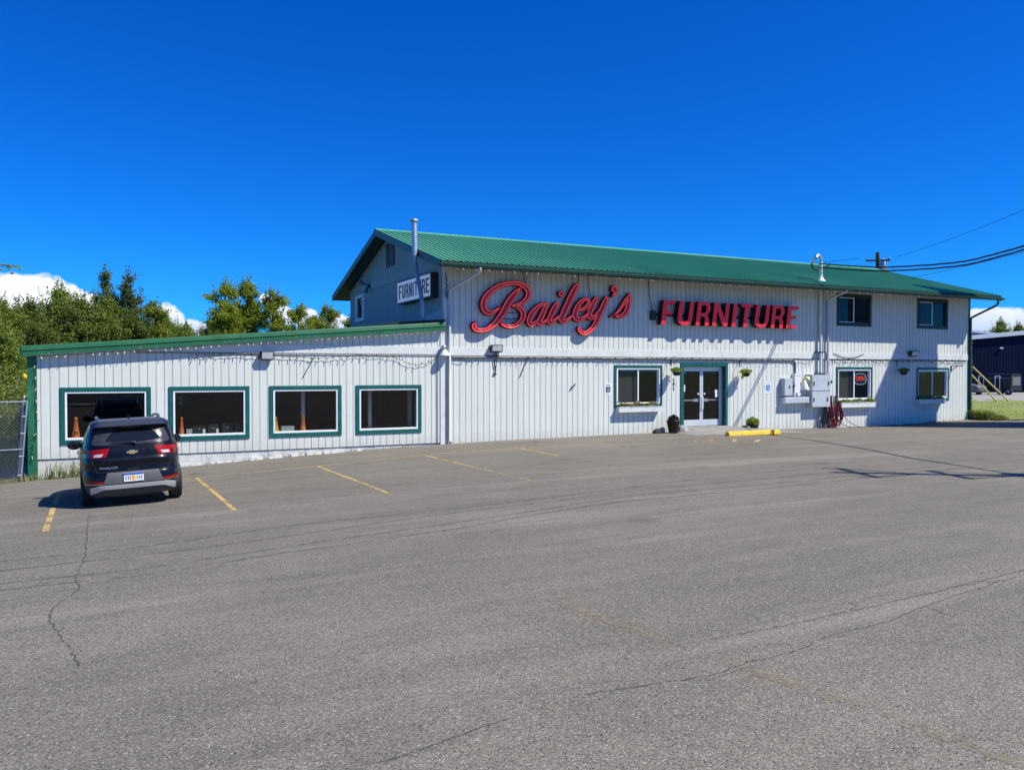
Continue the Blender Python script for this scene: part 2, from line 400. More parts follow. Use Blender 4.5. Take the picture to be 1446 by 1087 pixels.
LAWN = M('mown_lawn', (.20,.24,.045), .9, var=.35, scale=9, bump=.6, bscale=40, dirt=((.20,.19,.07), .8), dscale=.6)
TERRAIN = M('rough_meadow', (.10,.145,.035), .95, var=.35, scale=3, dirt=((.19,.17,.11), .8), dscale=.3)
YARD = M('pale_gravel_yard', (.30,.29,.27), .95, var=.18, scale=5, dirt=((.2,.19,.18), .7), dscale=.4)
NAVY_WALL = M('navy_metal_cladding', (.002,.010,.034), .8, var=.12, scale=.6, spec=.1)
LIGHT_BLUE_WALL = M('blue_metal_cladding', (.06,.17,.36), .5, var=.1, scale=.6)
WOOD_POLE = M('dark_utility_pole_wood', (.055,.045,.036), .9, var=.3, scale=12, stretch=(1,1,.1))
GUARD_YELLOW = M('yellow_guy_guard_plastic', (.52,.42,.13), .5, var=.12)

# ------------------------------------------------------------------ sky, sun, camera
SUN = Vector((1, -1, 1.72)).normalized()
def make_world():
    w = bpy.data.worlds.new('World'); S.world = w; w.use_nodes = True
    nt = w.node_tree; nt.nodes.clear(); lk = nt.links
    out = N(nt, 'ShaderNodeOutputWorld'); bg = N(nt, 'ShaderNodeBackground'); bg.inputs['Strength'].default_value = SKY_STRENGTH
    sky = N(nt, 'ShaderNodeTexSky'); sky.sky_type = 'NISHITA'; sky.sun_disc = False
    sky.sun_elevation = math.asin(SUN.z); sky.sun_rotation = math.atan2(SUN.x, SUN.y)
    sky.air_density = .85; sky.dust_density = .25; sky.ozone_density = 4.5; sky.altitude = 100
    hs = N(nt, 'ShaderNodeHueSaturation'); hs.inputs['Saturation'].default_value = SKY_SAT; hs.inputs['Value'].default_value = 1.; hs.inputs['Hue'].default_value = .5
    lk.new(sky.outputs[0], hs.inputs['Color'])
    deep = mixc(nt, 1., hs.outputs[0], SKY_TINT, 'MULTIPLY')
    # cumulus banks low over the horizon
    tc = N(nt, 'ShaderNodeTexCoord'); sx = N(nt, 'ShaderNodeSeparateXYZ'); lk.new(tc.outputs['Generated'], sx.inputs[0])
    az = N(nt, 'ShaderNodeMath', operation='ARCTAN2'); lk.new(sx.outputs[0], az.inputs[0]); lk.new(sx.outputs[1], az.inputs[1])
    el = sx.outputs[2]
    cv = N(nt, 'ShaderNodeCombineXYZ'); lk.new(az.outputs[0], cv.inputs[0]); lk.new(el, cv.inputs[1])
    nz = N(nt, 'ShaderNodeTexNoise', Scale=26., Detail=8., Roughness=.58, Distortion=.25); lk.new(cv.outputs[0], nz.inputs['Vector'])
    nz2 = N(nt, 'ShaderNodeTexNoise', Scale=11., Detail=4., Roughness=.5); lk.new(cv.outputs[0], nz2.inputs['Vector'])
    prev = None
    # azimuth, elevation (direction z), half widths
    for a, e, ra, re in CLOUDS:
        d1 = N(nt, 'ShaderNodeMath', operation='SUBTRACT'); lk.new(az.outputs[0], d1.inputs[0]); d1.inputs[1].default_value = a
        d2 = N(nt, 'ShaderNodeMath', operation='SUBTRACT'); lk.new(el, d2.inputs[0]); d2.inputs[1].default_value = e
        q1 = N(nt, 'ShaderNodeMath', operation='DIVIDE'); lk.new(d1.outputs[0], q1.inputs[0]); q1.inputs[1].default_value = ra
        q2 = N(nt, 'ShaderNodeMath', operation='DIVIDE'); lk.new(d2.outputs[0], q2.inputs[0]); q2.inputs[1].default_value = re
        s1 = N(nt, 'ShaderNodeMath', operation='MULTIPLY'); lk.new(q1.outputs[0], s1.inputs[0]); lk.new(q1.outputs[0], s1.inputs[1])
        s2 = N(nt, 'ShaderNodeMath', operation='MULTIPLY_ADD'); lk.new(q2.outputs[0], s2.inputs[0]); lk.new(q2.outputs[0], s2.inputs[1]); lk.new(s1.outputs[0], s2.inputs[2])
        s3 = N(nt, 'ShaderNodeMath', operation='SUBTRACT'); s3.inputs[0].default_value = 1.; lk.new(s2.outputs[0], s3.inputs[1])
        if prev is None: prev = s3.outputs[0]
        else:
            mxx = N(nt, 'ShaderNodeMath', operation='MAXIMUM'); lk.new(prev, mxx.inputs[0]); lk.new(s3.outputs[0], mxx.inputs[1]); prev = mxx.outputs[0]
    cl = N(nt, 'ShaderNodeMath', operation='MAXIMUM'); lk.new(prev, cl.inputs[0]); cl.inputs[1].default_value = -1.2
    n0 = N(nt, 'ShaderNodeMath', operation='SUBTRACT'); lk.new(nz.outputs['Fac'], n0.inputs[0]); n0.inputs[1].default_value = .5
    dens = N(nt, 'ShaderNodeMath', operation='MULTIPLY_ADD'); lk.new(n0.outputs[0], dens.inputs[0]); dens.inputs[1].default_value = 2.5; lk.new(cl.outputs[0], dens.inputs[2])
    mask = ramp(nt, dens.outputs[0], [(.0, 0.), (.34, .92)])
    shade = N(nt, 'ShaderNodeMath', operation='MULTIPLY_ADD'); lk.new(nz2.outputs['Fac'], shade.inputs[0]); shade.inputs[1].default_value = .9
    mr = N(nt, 'ShaderNodeMapRange'); lk.new(el, mr.inputs['Value']); mr.inputs['From Min'].default_value = .035; mr.inputs['From Max'].default_value = .095
    mr.inputs['To Min'].default_value = -.35; mr.inputs['To Max'].default_value = .35
    lk.new(mr.outputs[0], shade.inputs[2])
    k = CLOUD_GAIN
    cc = mixc(nt, ramp(nt, shade.outputs[0], [(.15, 0.), (.6, 1.)]), (.52*k,.62*k,.80*k), (1.*k, 1.0*k, 1.02*k))
    col = mixc(nt, mask, deep, cc)
    lk.new(col, bg.inputs['Color']); lk.new(bg.outputs[0], out.inputs['Surface'])
SKY_TINT = (.09, .60, 1.14); SKY_STRENGTH = .11; SKY_SAT = 1.32; CLOUD_GAIN = 8.0
# seen from the lot: azimuth measured clockwise from the facade's normal
CLOUDS = [(-.085, .076, .052, .029), (-.04, .068, .036, .024), (-.125, .062, .05, .026), (.056, .050, .022, .027), (.078, .042, .028, .016), (.100, .046, .012, .008),
          (.166, .085, .009, .007), (.186, .064, .018, .013), (.212, .062, .016, .013), (.252, .060, .018, .009), (.30, .05, .05, .02),
          (.985, .051, .060, .017), (1.04, .043, .06, .013), (-.35, .07, .12, .03), (1.35, .05, .15, .03)]
make_world()
sl = bpy.data.lights.new('sun', 'SUN'); sl.energy = 4.8; sl.angle = math.radians(.5); sl.color = (1., .965, .84)
so = bpy.data.objects.new('sun', sl); link(so); so.location = SUN*60; so.rotation_euler = (-SUN).to_track_quat('-Z', 'Y').to_euler()
cam = bpy.data.cameras.new('camera'); cam.sensor_width = 36; cam.lens = 28.63; cam.clip_end = 3000; cam.clip_start = .1
co = bpy.data.objects.new('camera', cam); link(co); co.location = (0, -25, 1.95)
co.rotation_euler = (math.radians(90-.9714), 0, math.radians(63.7-90)); S.camera = co
S.view_settings.view_transform = 'Standard'; S.view_settings.look = 'None'; S.view_settings.gamma = 1; S.view_settings.exposure = .42
S.cycles.max_bounces = 8; S.cycles.transparent_max_bounces = 12

# ------------------------------------------------------------------ ground
def sheet(name, xs, ys, zf, mat, dz=0., keep=None):
    mb = MB(); nx = len(xs)
    vs = [(x, y, zf(x, y)+dz) for y in ys for x in xs]
    fs = [(j*nx+i, j*nx+i+1, (j+1)*nx+i+1, (j+1)*nx+i) for j in range(len(ys)-1) for i in range(nx-1)
          if keep is None or keep((xs[i]+xs[i+1])/2, (ys[j]+ys[j+1])/2)]
    mb.mesh(vs, fs, 0, True)
    return tag(mb.build(name, mat), kind='structure')
def steps(*segs):
    out = []
    for a, b, n in segs: out += [a+(b-a)*i/n for i in range(n)]
    return out+[segs[-1][1]]
def far_z(x, y):
    z = gz(max(-30, min(60, x)), max(-30, min(20, y)))
    return z-.03
sheet('terrain', steps((-1200,-120,8), (-120,-30,12), (-30,60,60), (60,180,16), (180,1200,8)), steps((-1200,-120,8), (-120,-34,10), (-34,20,54), (20,120,20), (120,1200,8)), far_z, TERRAIN, -.02)
LX = steps((-26,-8,18), (-8,16,48), (16,36.6,40), (36.6,58,20)); LY = steps((-60,-26,14), (-26,-8,44), (-8,0,32))
def lot_keep(x, y): return not (x > 36.4 and y > -1.0-.22*(x-36.4)) and not (x < -6 and y > -1.5-.2*(-6-x))
sheet('parking_lot', LX, LY, gz, ASPHALT, 0, lot_keep)
# grass verge and yard beyond the right end of the store
lawn = MB()
LWX = [36.42, 37, 38, 40, 43, 47, 52, 57, 62]
def lawn_y0(x): return -.9-.25*(x-36.4)
NY = 14; vs = []
for x in LWX:
    y0 = lawn_y0(x); y1 = 2+(x-36.4)*.72
    for j in range(NY+1):
        y = y0+(y1-y0)*j/NY
        vs.append((x, y, gz(x, y)+.03+.05*mnoise.noise(Vector((x*.5, y*.5, 3)))*(1 if 0 < j < NY else 0)))
fs = [(i*(NY+1)+j, (i+1)*(NY+1)+j, (i+1)*(NY+1)+j+1, i*(NY+1)+j+1) for i in range(len(LWX)-1) for j in range(NY)]
lawn.mesh(vs, fs, 0, True)
tag(lawn.build('lawn', LAWN), kind='structure')
yard = MB(); yv = [(56.5,14.6), (61.5,11.6), (90,2), (90,46), (66,34)]
yard.face([(x, y, gz(45, 10)+.012) for x, y in yv]); tag(yard.build('gravel_yard', YARD), kind='structure')
back = MB(); back.face([(x, y, gz(x, 0)+.02) for x, y in [(-9,.0), (-2.05,.0), (-2.05,3.5), (-9,5)]])
ROAD = M('dark_road_asphalt', (.040,.040,.041), .85, var=.25, scale=4)
rd = MB(); rd.face([(-220,-80,gz(0,-30)+.05), (220,-80,gz(0,-30)+.05), (220,-33,gz(0,-30)+.05), (-220,-33,gz(0,-30)+.05)]); tag(rd.build('road', ROAD), kind='structure')
for ya, yb in ((-33.0, -30.4), (-84, -80)):  # unseen pale strips added to streak the window reflections
    sh_ = MB(); sh_.face([(-220,ya,gz(0,-30)+.054), (220,ya,gz(0,-30)+.054), (220,yb,gz(0,-30)+.054), (-220,yb,gz(0,-30)+.054)]); tag(sh_.build('added_shoulder', M('added_pale_gravel', (.46,.44,.40), .95, var=.2, scale=2)), kind='structure')
for yy in (-34.2, -48.0, -48.4, -62):
    rl = MB(); rl.face([(-200,yy-.07,gz(0,-30)+.056), (200,yy-.07,gz(0,-30)+.056), (200,yy+.07,gz(0,-30)+.056), (-200,yy+.07,gz(0,-30)+.056)]); tag(rl.build('road_line', PAPER if yy in (-34.2,-62) else YELLOW), kind='structure')
tag(back.build('dirt_strip', M('dusty_leaf_litter', (.20,.18,.14), .95, var=.35, scale=16, dirt=((.30,.28,.24), .7), dscale=3)), kind='structure')

def strip(name, pts, w, mat, dz, jag=0., z=gz, taper=False, sub=6):
    """flat ribbon following the ground"""
    p = spline([(a, b, 0) for a, b in pts], sub) if len(pts) > 2 else [Vector((pts[0][0]+(pts[1][0]-pts[0][0])*i/14, pts[0][1]+(pts[1][1]-pts[0][1])*i/14, 0)) for i in range(15)]
    mb = MB(); L = []
    for i, q in enumerate(p):
        d = (p[min(i+1, len(p)-1)]-p[max(i-1, 0)]).normalized(); n = Vector((-d.y, d.x, 0))
        j = jag*(random.random()-.5)*2; ww = w*(.6+.8*random.random() if jag else 1)
        if taper: ww *= min(1, .15+min(i, len(p)-1-i)/6)
        a, b = q+n*(j+ww/2), q+n*(j-ww/2)
        L.append(((a.x, a.y, z(a.x, a.y)+dz), (b.x, b.y, z(b.x, b.y)+dz)))
    for (a, b), (c, d) in zip(L, L[1:]): mb.face([a, b, d, c])
    return tag(mb.build(name, mat), kind='structure')
for pts, w, mt in [([(-1.06,-3.4), (-.92,-10.4)], .095, STALL_PAINT), ([(1.93,-3.38), (1.98,-9.9)], .09, STALL_PAINT), ([(4.97,-3.3), (4.94,-9.5)], .082, STALL_PAINT),
                   ([(8.17,-2.85), (8.15,-5.9)], .09, STALL_PAINT), ([(8.15,-5.9), (8.13,-9.6)], .09, STALL_FADED), ([(11.3,-2.75), (11.25,-5.2)], .09, STALL_PAINT), ([(11.25,-5.2), (11.2,-9)], .09, STALL_GHOST), ([(14.35,-2.8), (14.4,-4.6)], .09, STALL_FADED), ([(17.4,-3.3), (17.4,-5.5)], .09, STALL_FADED),
                   ([(1.2,-3.44), (5,-3.2)], .075, STALL_PAINT), ([(5,-3.19), (9.1,-2.62), (11.3,-2.67), (14.4,-2.8)], .075, STALL_PAINT), ([(14.4,-2.8), (18.0,-3.4), (24,-3.6)], .08, STALL_FADED),
                   ([(3.73,-17.2), (3.86,-18.4), (3.98,-19.7), (4.16,-20.8), (4.4,-22.6)], .11, STALL_GHOST)]:
    strip('parking_line', pts, w, mt, .004)
for a, b in [((18.35,-3.15), (17.45,-4.2)), ((19.1,-3.5), (17.75,-4.95)), ((19.75,-3.95), (18.2,-5.3))]:
    strip('hatch_line', [a, ((a[0]+b[0])/2, (a[1]+b[1])/2)], .14, STALL_PAINT, .004)
# cracks and seams in the asphalt
for pts, w, j in [
                  ([(-.33,-8.0), (-.34,-10.4), (-.30,-12.7), (-.36,-14.4), (-.31,-15), (-.5,-15.7), (-.52,-16.2), (-.41,-16.8), (-.3,-17.4), (-.22,-17.95)], .016, .022),
                  ([(10.2,-19.4), (8.68,-19.69), (7.78,-19.78), (6.67,-19.84), (5.72,-19.86), (5.05,-19.87), (4.45,-19.85), (3.67,-19.80)], .014, .02),
                  ([(8.46,-19.83), (7.26,-19.99), (6.52,-20.1), (5.88,-20.24), (5.13,-20.27), (4.76,-20.39), (4.17,-20.41), (3.79,-20.47), (3.15,-20.37), (2.67,-20.31)], .012, .018),
                  ([(2.3,-20.42), (2.09,-20.45), (1.88,-20.5), (1.59,-20.57), (1.3,-20.6)], .010, .014),
                  ([(22,-12.2), (19.5,-12.7), (17,-12.4)], .02, .04)]:
    strip('pavement_crack', pts, w*.72, CRACK, .005, j*.7, taper=True, sub=12)
r_ = random.Random(31)
for (x, y) in [(-.32,-12.6), (-.40,-14.7), (-.52,-16.1), (7.5,-19.8), (5.9,-19.87), (4.9,-20.33), (3.6,-20.45), (6.6,-20.08), (-.35,-10.6)]:
    a = r_.random()*6.28; L = .25+.5*r_.random(); p = [(x, y)]
    for k in range(4): a += r_.gauss(0, .5); p.append((p[-1][0]+math.cos(a)*L/3, p[-1][1]+math.sin(a)*L/4))
    strip('pavement_crack', p, .007, CRACK, .005, .008, taper=True, sub=8)
for pts in [[(-6,-12.9), (-1.28,-12.77), (.38,-12.76), (2.37,-12.27), (4.73,-12.12), (7.58,-11.94), (11.66,-11.04), (16,-10.7)],
            [(-6,-13.6), (-1.21,-13.43), (1.24,-13.32), (4.03,-12.74), (6.73,-12.42), (9.07,-12.08), (15,-11.6)],
            [(-6,-14.4), (-1.12,-14.25), (.33,-14.27), (2.56,-13.82), (5.47,-13.35), (8.66,-12.66), (12.26,-12.52), (18,-11.9)],
            [(-6,-14.7), (-1.09,-14.6), (.32,-14.67), (1.99,-14.31), (4.26,-14.01), (7.54,-13.22), (11.75,-13.04), (18,-12.4)]]:
    strip('pavement_seam', pts, .05, SEAM, .003, .02, sub=14)
# raised concrete landing in front of the door
pad = MB(); PX = [18.9,19.4,19.7,20.4,21.1,21.7,22.2,23.2,24.2]
def pad_z(x, y):
    e = max(0, min(1, (x-18.9)/.8))*max(0, min(1, (24.2-x)/2.6)); r = max(0, min(1, (y+1.75)/1.3))
    return gz(x, y)+.006+(-.18-gz(x, 0)-.006)*e*r
PY = [-1.75,-1.5,-1.1,-.7,-.45,.0,.26]
pad.mesh([(x, y, pad_z(x, min(y, 0))) for y in PY for x in PX], [(j*9+i, j*9+i+1, (j+1)*9+i+1, (j+1)*9+i) for j in range(len(PY)-1) for i in range(8) if not (j == 5 and (i < 2 or i > 4))], 0, True)
tag(pad.build('door_landing', CONCRETE), kind='structure')

# ------------------------------------------------------------------ the store
ST = thing('store_building', (23, 5.8, -.4), 'long white two-storey store with green metal roof and a low flat-roofed wing', 'building')
XL, XR, XW = 9.87, 36.44, -1.74
GS = .217
DARK_GROOVE = M('dark_groove', (.10,.12,.13), .9)  # deeper version of the painted groove shade, for the gable
def siding(name, x0, x1, zb, zt, holes, along='x', at=0., sgn=1, depth=.010, gw=.017, off=0., mat=None):
    """grooved panel; front surface lies at `at`, grooves go inwards (sgn*depth); holes=(x0,x1,z0,z1)"""
    zb = zb if callable(zb) else (lambda x, c=zb: c); zt = zt if callable(zt) else (lambda x, c=zt: c)
    br = {x0, x1}
    k = math.ceil((x0-off)/GS)
    while off+k*GS < x1:
        c = off+k*GS
        for q in (c-gw/2, c+gw/2):
            if x0 < q < x1: br.add(round(q, 4))
        k += 1
    for h in holes:
        for q in h[:2]:
            if x0 < q < x1: br.add(round(q, 4))
    br = sorted(br); mb = MB()
    P = (lambda u, d, z: (u, at+sgn*d, z)) if along == 'x' else (lambda u, d, z: (at+sgn*d, u, z))
    prev = None
    for a, b in zip(br, br[1:]):
        m = (a+b)/2; fr = ((m-off)/GS) % 1; fr = min(fr, 1-fr)*GS
        d = depth if fr < gw/2-1e-5 else 0.
        iv = [(None, None)]
        hs = sorted([(h[2], h[3]) for h in holes if h[0] < m < h[1]])
        lo = [('b', 0)]; segs = []
        cur = 'b'
        for z0, z1 in hs: segs.append((cur, z0)); cur = z1
        segs.append((cur, 't'))
        def zz(s, x): return zb(x) if s == 'b' else zt(x) if s == 't' else s
        for s0, s1 in segs:
            if zz(s1, m) <= zz(s0, m): continue
            mb.face([P(a, d, zz(s0, a)), P(b, d, zz(s0, b)), P(b, d, zz(s1, b)), P(a, d, zz(s1, a))], 1 if d else 0)
            if prev is not None and abs(prev-d) > 1e-6:
                mb.face([P(a, prev, zz(s0, a)), P(a, d, zz(s0, a)), P(a, d, zz(s1, a)), P(a, prev, zz(s1, a))], 1)
        prev = d
    return fixn(mb.build(name, [mat or SIDING, GROOVE if mat is None else DARK_GROOVE], ST))
# window openings (x0,x1,z0,z1), outer edge of the coloured trim
WING_WIN = [(-1.2,1.04,-.03,1.51), (1.5,3.7,-.03,1.51), (4.27,6.45,-.03,1.51), (6.9,9.07,-.03,1.51)]
LOW_WIN = [(16.51,18.66,.60,2.17), (27.77,29.96,.60,2.13), (32.83,35.05,.60,2.11)]
UP_WIN = [(27.77,29.86,3.88,5.26), (32.83,34.94,3.88,5.25)]
DOOR = (19.66, 21.70, -.5, 2.16)
inset = lambda w, q: (w[0]+q, w[1]-q, w[2]+q, w[3]-q)
def fascia_z(x): return 2.34+(x+2.07)*(3.33-2.34)/(9.74+2.07)       # underside of the wing's green fascia
def roof_z(y): return 5.42+.291*((y+1.08) if y < 5.8 else (12.68-y))   # main roof, top surface
siding('wall', XL+.12, XR, lambda x: gz(x, 0)-.03, 5.62, [inset(w, .05) for w in LOW_WIN+UP_WIN]+[DOOR])
siding('wall', XW, XL-.14, -.40, lambda x: fascia_z(x)+.12, [inset(w, .05) for w in WING_WIN], off=.09)
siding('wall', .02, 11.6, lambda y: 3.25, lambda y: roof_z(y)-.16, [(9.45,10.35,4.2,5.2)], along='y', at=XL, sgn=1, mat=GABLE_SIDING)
for nm, pts in [('wall', [(XR,.02), (XR,11.6)]), ('wall', [(XR,11.6), (XL,11.6)])]:
    b = MB(); (xa, ya), (xb, yb) = pts
    if xa == xb:
        b.face([(xa, 0.02, -.6), (xa, 11.6, -.6), (xa, 11.6, roof_z(11.6)-.16), (xa, 5.8, roof_z(5.8)-.16), (xa, .02, roof_z(.02)-.16)])
    else: b.face([(xa, ya, -.6), (xb, yb, -.6), (xb, yb, roof_z(11.6)-.16), (xa, ya, roof_z(11.6)-.16)])
    b.build('wall', SIDING, ST)
b = MB(); b.face([(XW, .02, -1.1), (XW, 14, -1.1), (XW, 14, fascia_z(XW)), (XW, .02, fascia_z(XW))]); b.face([(XW, 14, -1.1), (XL, 14, -1.1), (XL, 14, 3.2), (XW, 14, fascia_z(XW))]); b.build('wall', SIDING, ST)
# painted block foundation of the wing with a broken lower edge
fb = MB(); x = XW; i = 0
while x < XL-.2:
    w = .9+.25*random.random(); x1 = min(x+w, XL-.15)
    fb.box(x+.006, x1-.006, .03+.006*random.random(), .2, -1.3, -.415)
    x = x1
fb.box(XW, XL-.15, .045, .19, -1.3, -.42)
fb.build('foundation', FOUNDATION, ST)
rb = MB()
for k in range(46):
    x = 1.1+random.random()*6.2; s = .02+.05*random.random()
    rb.obox((x, -.02-.10*random.random(), gz(x, 0)+s*.5), (s*1.6, 0, s*.3), (0, s, 0), (0, s*.2, s*.8))
tag(rb.build('rubble', FOUNDATION), kind='stuff')
# interiors
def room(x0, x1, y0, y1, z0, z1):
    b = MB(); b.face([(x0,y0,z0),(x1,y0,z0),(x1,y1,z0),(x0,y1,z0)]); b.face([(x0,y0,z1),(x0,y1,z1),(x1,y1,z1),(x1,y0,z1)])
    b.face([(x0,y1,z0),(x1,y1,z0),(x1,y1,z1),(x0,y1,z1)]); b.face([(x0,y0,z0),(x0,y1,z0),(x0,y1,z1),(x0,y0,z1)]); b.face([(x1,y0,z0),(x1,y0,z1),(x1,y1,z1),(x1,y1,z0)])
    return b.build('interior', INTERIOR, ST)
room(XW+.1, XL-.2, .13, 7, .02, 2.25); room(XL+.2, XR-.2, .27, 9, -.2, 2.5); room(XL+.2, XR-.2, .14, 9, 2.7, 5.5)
ws = MB()
for x0, x1, z0, z1 in [inset(w, .05) for w in WING_WIN]: ws.box(x0, x1, .10, .62, .03, .105)
ws.build('display_ledge', WHITE_TRIM, ST)
cw = MB()
for x in (5.43, 7.58, 8.95): cw.box(x-.05, x+.05, .75, .85, .02, 2.25)
for c0 in (5.43, 7.58, 8.95):
    q = MB(); q.box(c0-.055, c0+.055, .75, .86, .1, 2.25); q.build('column', WHITE_TRIM, ST)
def window(w, trim, tw=.11, split=False, glassm=GLASS, frame_w=.05, frame_m=None):
    x0, x1, z0, z1 = w; b = MB(); f = -.032
    b.box(x0, x1, f, .0-.001, z1-tw, z1); b.box(x0, x1, f, -.001, z0, z0+tw); b.box(x0, x0+tw, f, -.001, z0+tw, z1-tw); b.box(x1-tw, x1, f, -.001, z0+tw, z1-tw)
    o = b.build('window', trim, ST, bevel=.004); WORLD_AT[o.name] = WORLD_AT[ST.name]
    a0, a1, c0, c1 = inset(w, tw)
    fr = MB(); g = frame_w; f0, f1 = -.018, .10
    fr.box(a0, a1, f0, f1, c1-g, c1); fr.box(a0, a1, f0, f1, c0, c0+g*1.15); fr.box(a0, a0+g, f0, f1, c0+g*1.15, c1-g); fr.box(a1-g, a1, f0, f1, c0+g*1.15, c1-g)
    fr.build('frame', frame_m or WHITE_VINYL, o, bevel=.005)
    i0, i1, k0, k1 = a0+g, a1-g, c0+g*1.15, c1-g
    if split:
        xm = (i0+i1)/2; s = .035
        for n, (p0, p1, yy) in enumerate(((i0, xm+.03, .03), (xm-.03, i1, .062))):
            sb = MB(); sb.box(p0, p1, yy-.014, yy+.014, k1-s, k1); sb.box(p0, p1, yy-.014, yy+.014, k0, k0+s); sb.box(p0, p0+s, yy-.014, yy+.014, k0+s, k1-s); sb.box(p1-s*1.4, p1, yy-.014, yy+.014, k0+s, k1-s)
            sb.build('sash', WHITE_VINYL if frame_m is None or n == 0 else frame_m, o)
            pb = MB(); pb.box(p0+s, p1-s*1.4, yy-.003, yy+.003, k0+s, k1-s); pb.build('pane', glassm, o)
    else:
        pb = MB(); pb.box(i0, i1, .045, .052, k0, k1); pb.build('pane', glassm, o)
    return o
for w in WING_WIN: window(w, TEAL, .115)
for w in LOW_WIN: window(w, TEAL, .10, True)
SHADED_TRIM = M('shade_darkened_trim', (.006,.032,.024), .45, var=.2)  # green trim coloured darker, with the shade on the upper windows painted in
for w in UP_WIN: window(w, SHADED_TRIM, .10, True, GLASS_UP, .05, SHADED_TRIM)
# blinds behind the first pane of the three lower windows
for (x0, x1, z0, z1) in LOW_WIN[:2]:
    bl = MB()
    for k in range(44):
        z = z0+.2+k*.028; bl.obox(((x0+.2+(x0+x1)/2-.04)/2, .16, z), (((x1-x0)/2-.2)/2, 0, 0), (0, .011, .006), (0, -.0006, .001))
    bl.build('blind', M('grey_blind', (.20,.20,.215), .7), ST)
# gable window
gwb = MB(); X = XL-.02
for y0, y1, z0, z1 in ((9.25,10.55,5.13,5.27), (9.25,10.55,4.12,4.27), (9.25,9.45,4.27,5.13), (10.35,10.55,4.27,5.13)): gwb.box(X-.05, X+.05, y0, y1, z0, z1)
o = gwb.build('window', WHITE_VINYL, ST); WORLD_AT[o.name] = WORLD_AT[ST.name]
pb = MB(); pb.box(X+.04, X+.05, 9.45, 10.35, 4.27, 5.13); pb.build('pane', GLASS_UP, o)
pb = MB(); pb.box(X+.12, X+.13, 9.45, 10.35, 4.2, 5.2); pb.build('curtain', M('pale_curtain', (.5,.5,.5), .8), o)
# gable vent, two louvred panels
for y0, y1 in ((5.14,5.58), (5.76,6.2)):
    v = MB(); v.box(XL-.03, XL, y0, y1, 6.03, 6.93); o = v.build('gable_vent', BLACK, ST); WORLD_AT[o.name] = WORLD_AT[ST.name]
    l = MB()
    for k in range(9): z = 6.1+k*.095; l.obox((XL-.04, (y0+y1)/2, z), (.015, 0, -.018), (0, (y1-y0)/2-.03, 0), (.004, 0, .004))
    l.build('louvre', M('grey_louvre', (.10,.12,.13), .6), o)
# boards
tb = MB(); tb.box(XL+.12, XR, -.022, -.001, 2.47, 2.73); tb.build('trim_band', WHITE_TRIM, ST)
tb = MB(); tb.prism([(.9,2.50), (XL-.14,2.50), (XL-.14,2.74), (3.2,2.74), (.9,2.60)], 'y', -.022, -.001); tb.build('trim_band', WHITE_TRIM, ST)
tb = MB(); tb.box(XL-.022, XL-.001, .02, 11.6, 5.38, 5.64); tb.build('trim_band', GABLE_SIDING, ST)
cb = MB(); cb.box(XL-.14, XL+.12, -.028, .12, gz(XL, 0)-.05, 3.33); cb.box(XL-.02, XL+.12, -.026, .14, 3.33, 5.6); cb.build('corner_board', WHITE_TRIM, ST)
cb = MB(); cb.box(XR-.005, XR+.09, -.028, .12, gz(XR, 0)-.05, 5.6); cb.build('corner_board', GREEN_BOARD, ST)
cb = MB(); cb.box(-1.95, XW+.01, -.03, .14, gz(-1.9, 0)-.1, 2.33); cb.build('corner_board', GREEN_BOARD, ST)
# wing roof: deck, two-step green edge
wr = MB()
def ztop(x): return 2.61+(x+2.06)*(3.54-2.61)/(9.74+2.06)
wr.prism([(-2.04, ztop(-2.04)-.20), (XL-.02, ztop(XL)-.20), (XL-.02, ztop(XL)-.012), (-2.04, ztop(-2.04)-.012)], 'y', -.16, 15.2)
ro = wr.build('roof', M('dark_rolled_roofing', (.035,.045,.04), .9, var=.3), ST); WORLD_AT[ro.name] = WORLD_AT[ST.name]
fa = MB()
sec = [(-.165,.0), (-.205,.0), (-.215,-.03), (-.235,-.13), (-.205,-.135), (-.200,-.155), (-.225,-.165), (-.225,-.262), (-.165,-.262)]
for (xa, xb) in ((-2.07, XL-.02),):
    vs = [(xx, y, ztop(xx)+z) for xx in (xa, xb) for y, z in sec]; n = len(sec)
    fa.mesh(vs, [(i, (i+1) % n, n+(i+1) % n, n+i) for i in range(n)]+[tuple(range(n)), tuple(range(n, 2*n))[::-1]])
fa.box(-2.10, -2.05, -.165, 15.2, ztop(-2.07)-.25, ztop(-2.07)+.005)
fixn(fa.build('fascia', GREEN_TRIM, ro))
sf = MB(); sf.prism([(-2.04, ztop(-2.04)-.275), (XL-.14, ztop(XL-.12)-.275), (XL-.14, ztop(XL-.12)-.255), (-2.04, ztop(-2.04)-.255)], 'y', -.215, -.002); sf.build('soffit', WHITE_TRIM, ro)
cu = MB(); cu.box(7.9, XL-.05, 12.6, 14.8, 3.1, 3.86); cu.build('roof_curb', M('black_roof_curb', (.02,.022,.022), .8), ro)
cu = MB(); cu.prism([(6.6,ztop(6.6)+.002), (XL-.03,ztop(XL)+.002), (XL-.03,ztop(XL)+.10), (8.1,ztop(8.1)+.10), (7.9,ztop(7.9)+.05)], 'y', -.13, -.01); cu.build('roof_curb', M('black_edge_membrane', (.01,.022,.018), .7), ro)
fl_ = MB(); fl_.prism([(.05,3.5), (4.2,3.5), (4.2,3.62), (2.0,3.78), (.5,3.98), (.05,4.0)], 'x', XL-.03, XL-.004); fl_.build('flashing', M('blue_grey_flashing', (.36,.40,.44), .45, met=.3), ST)
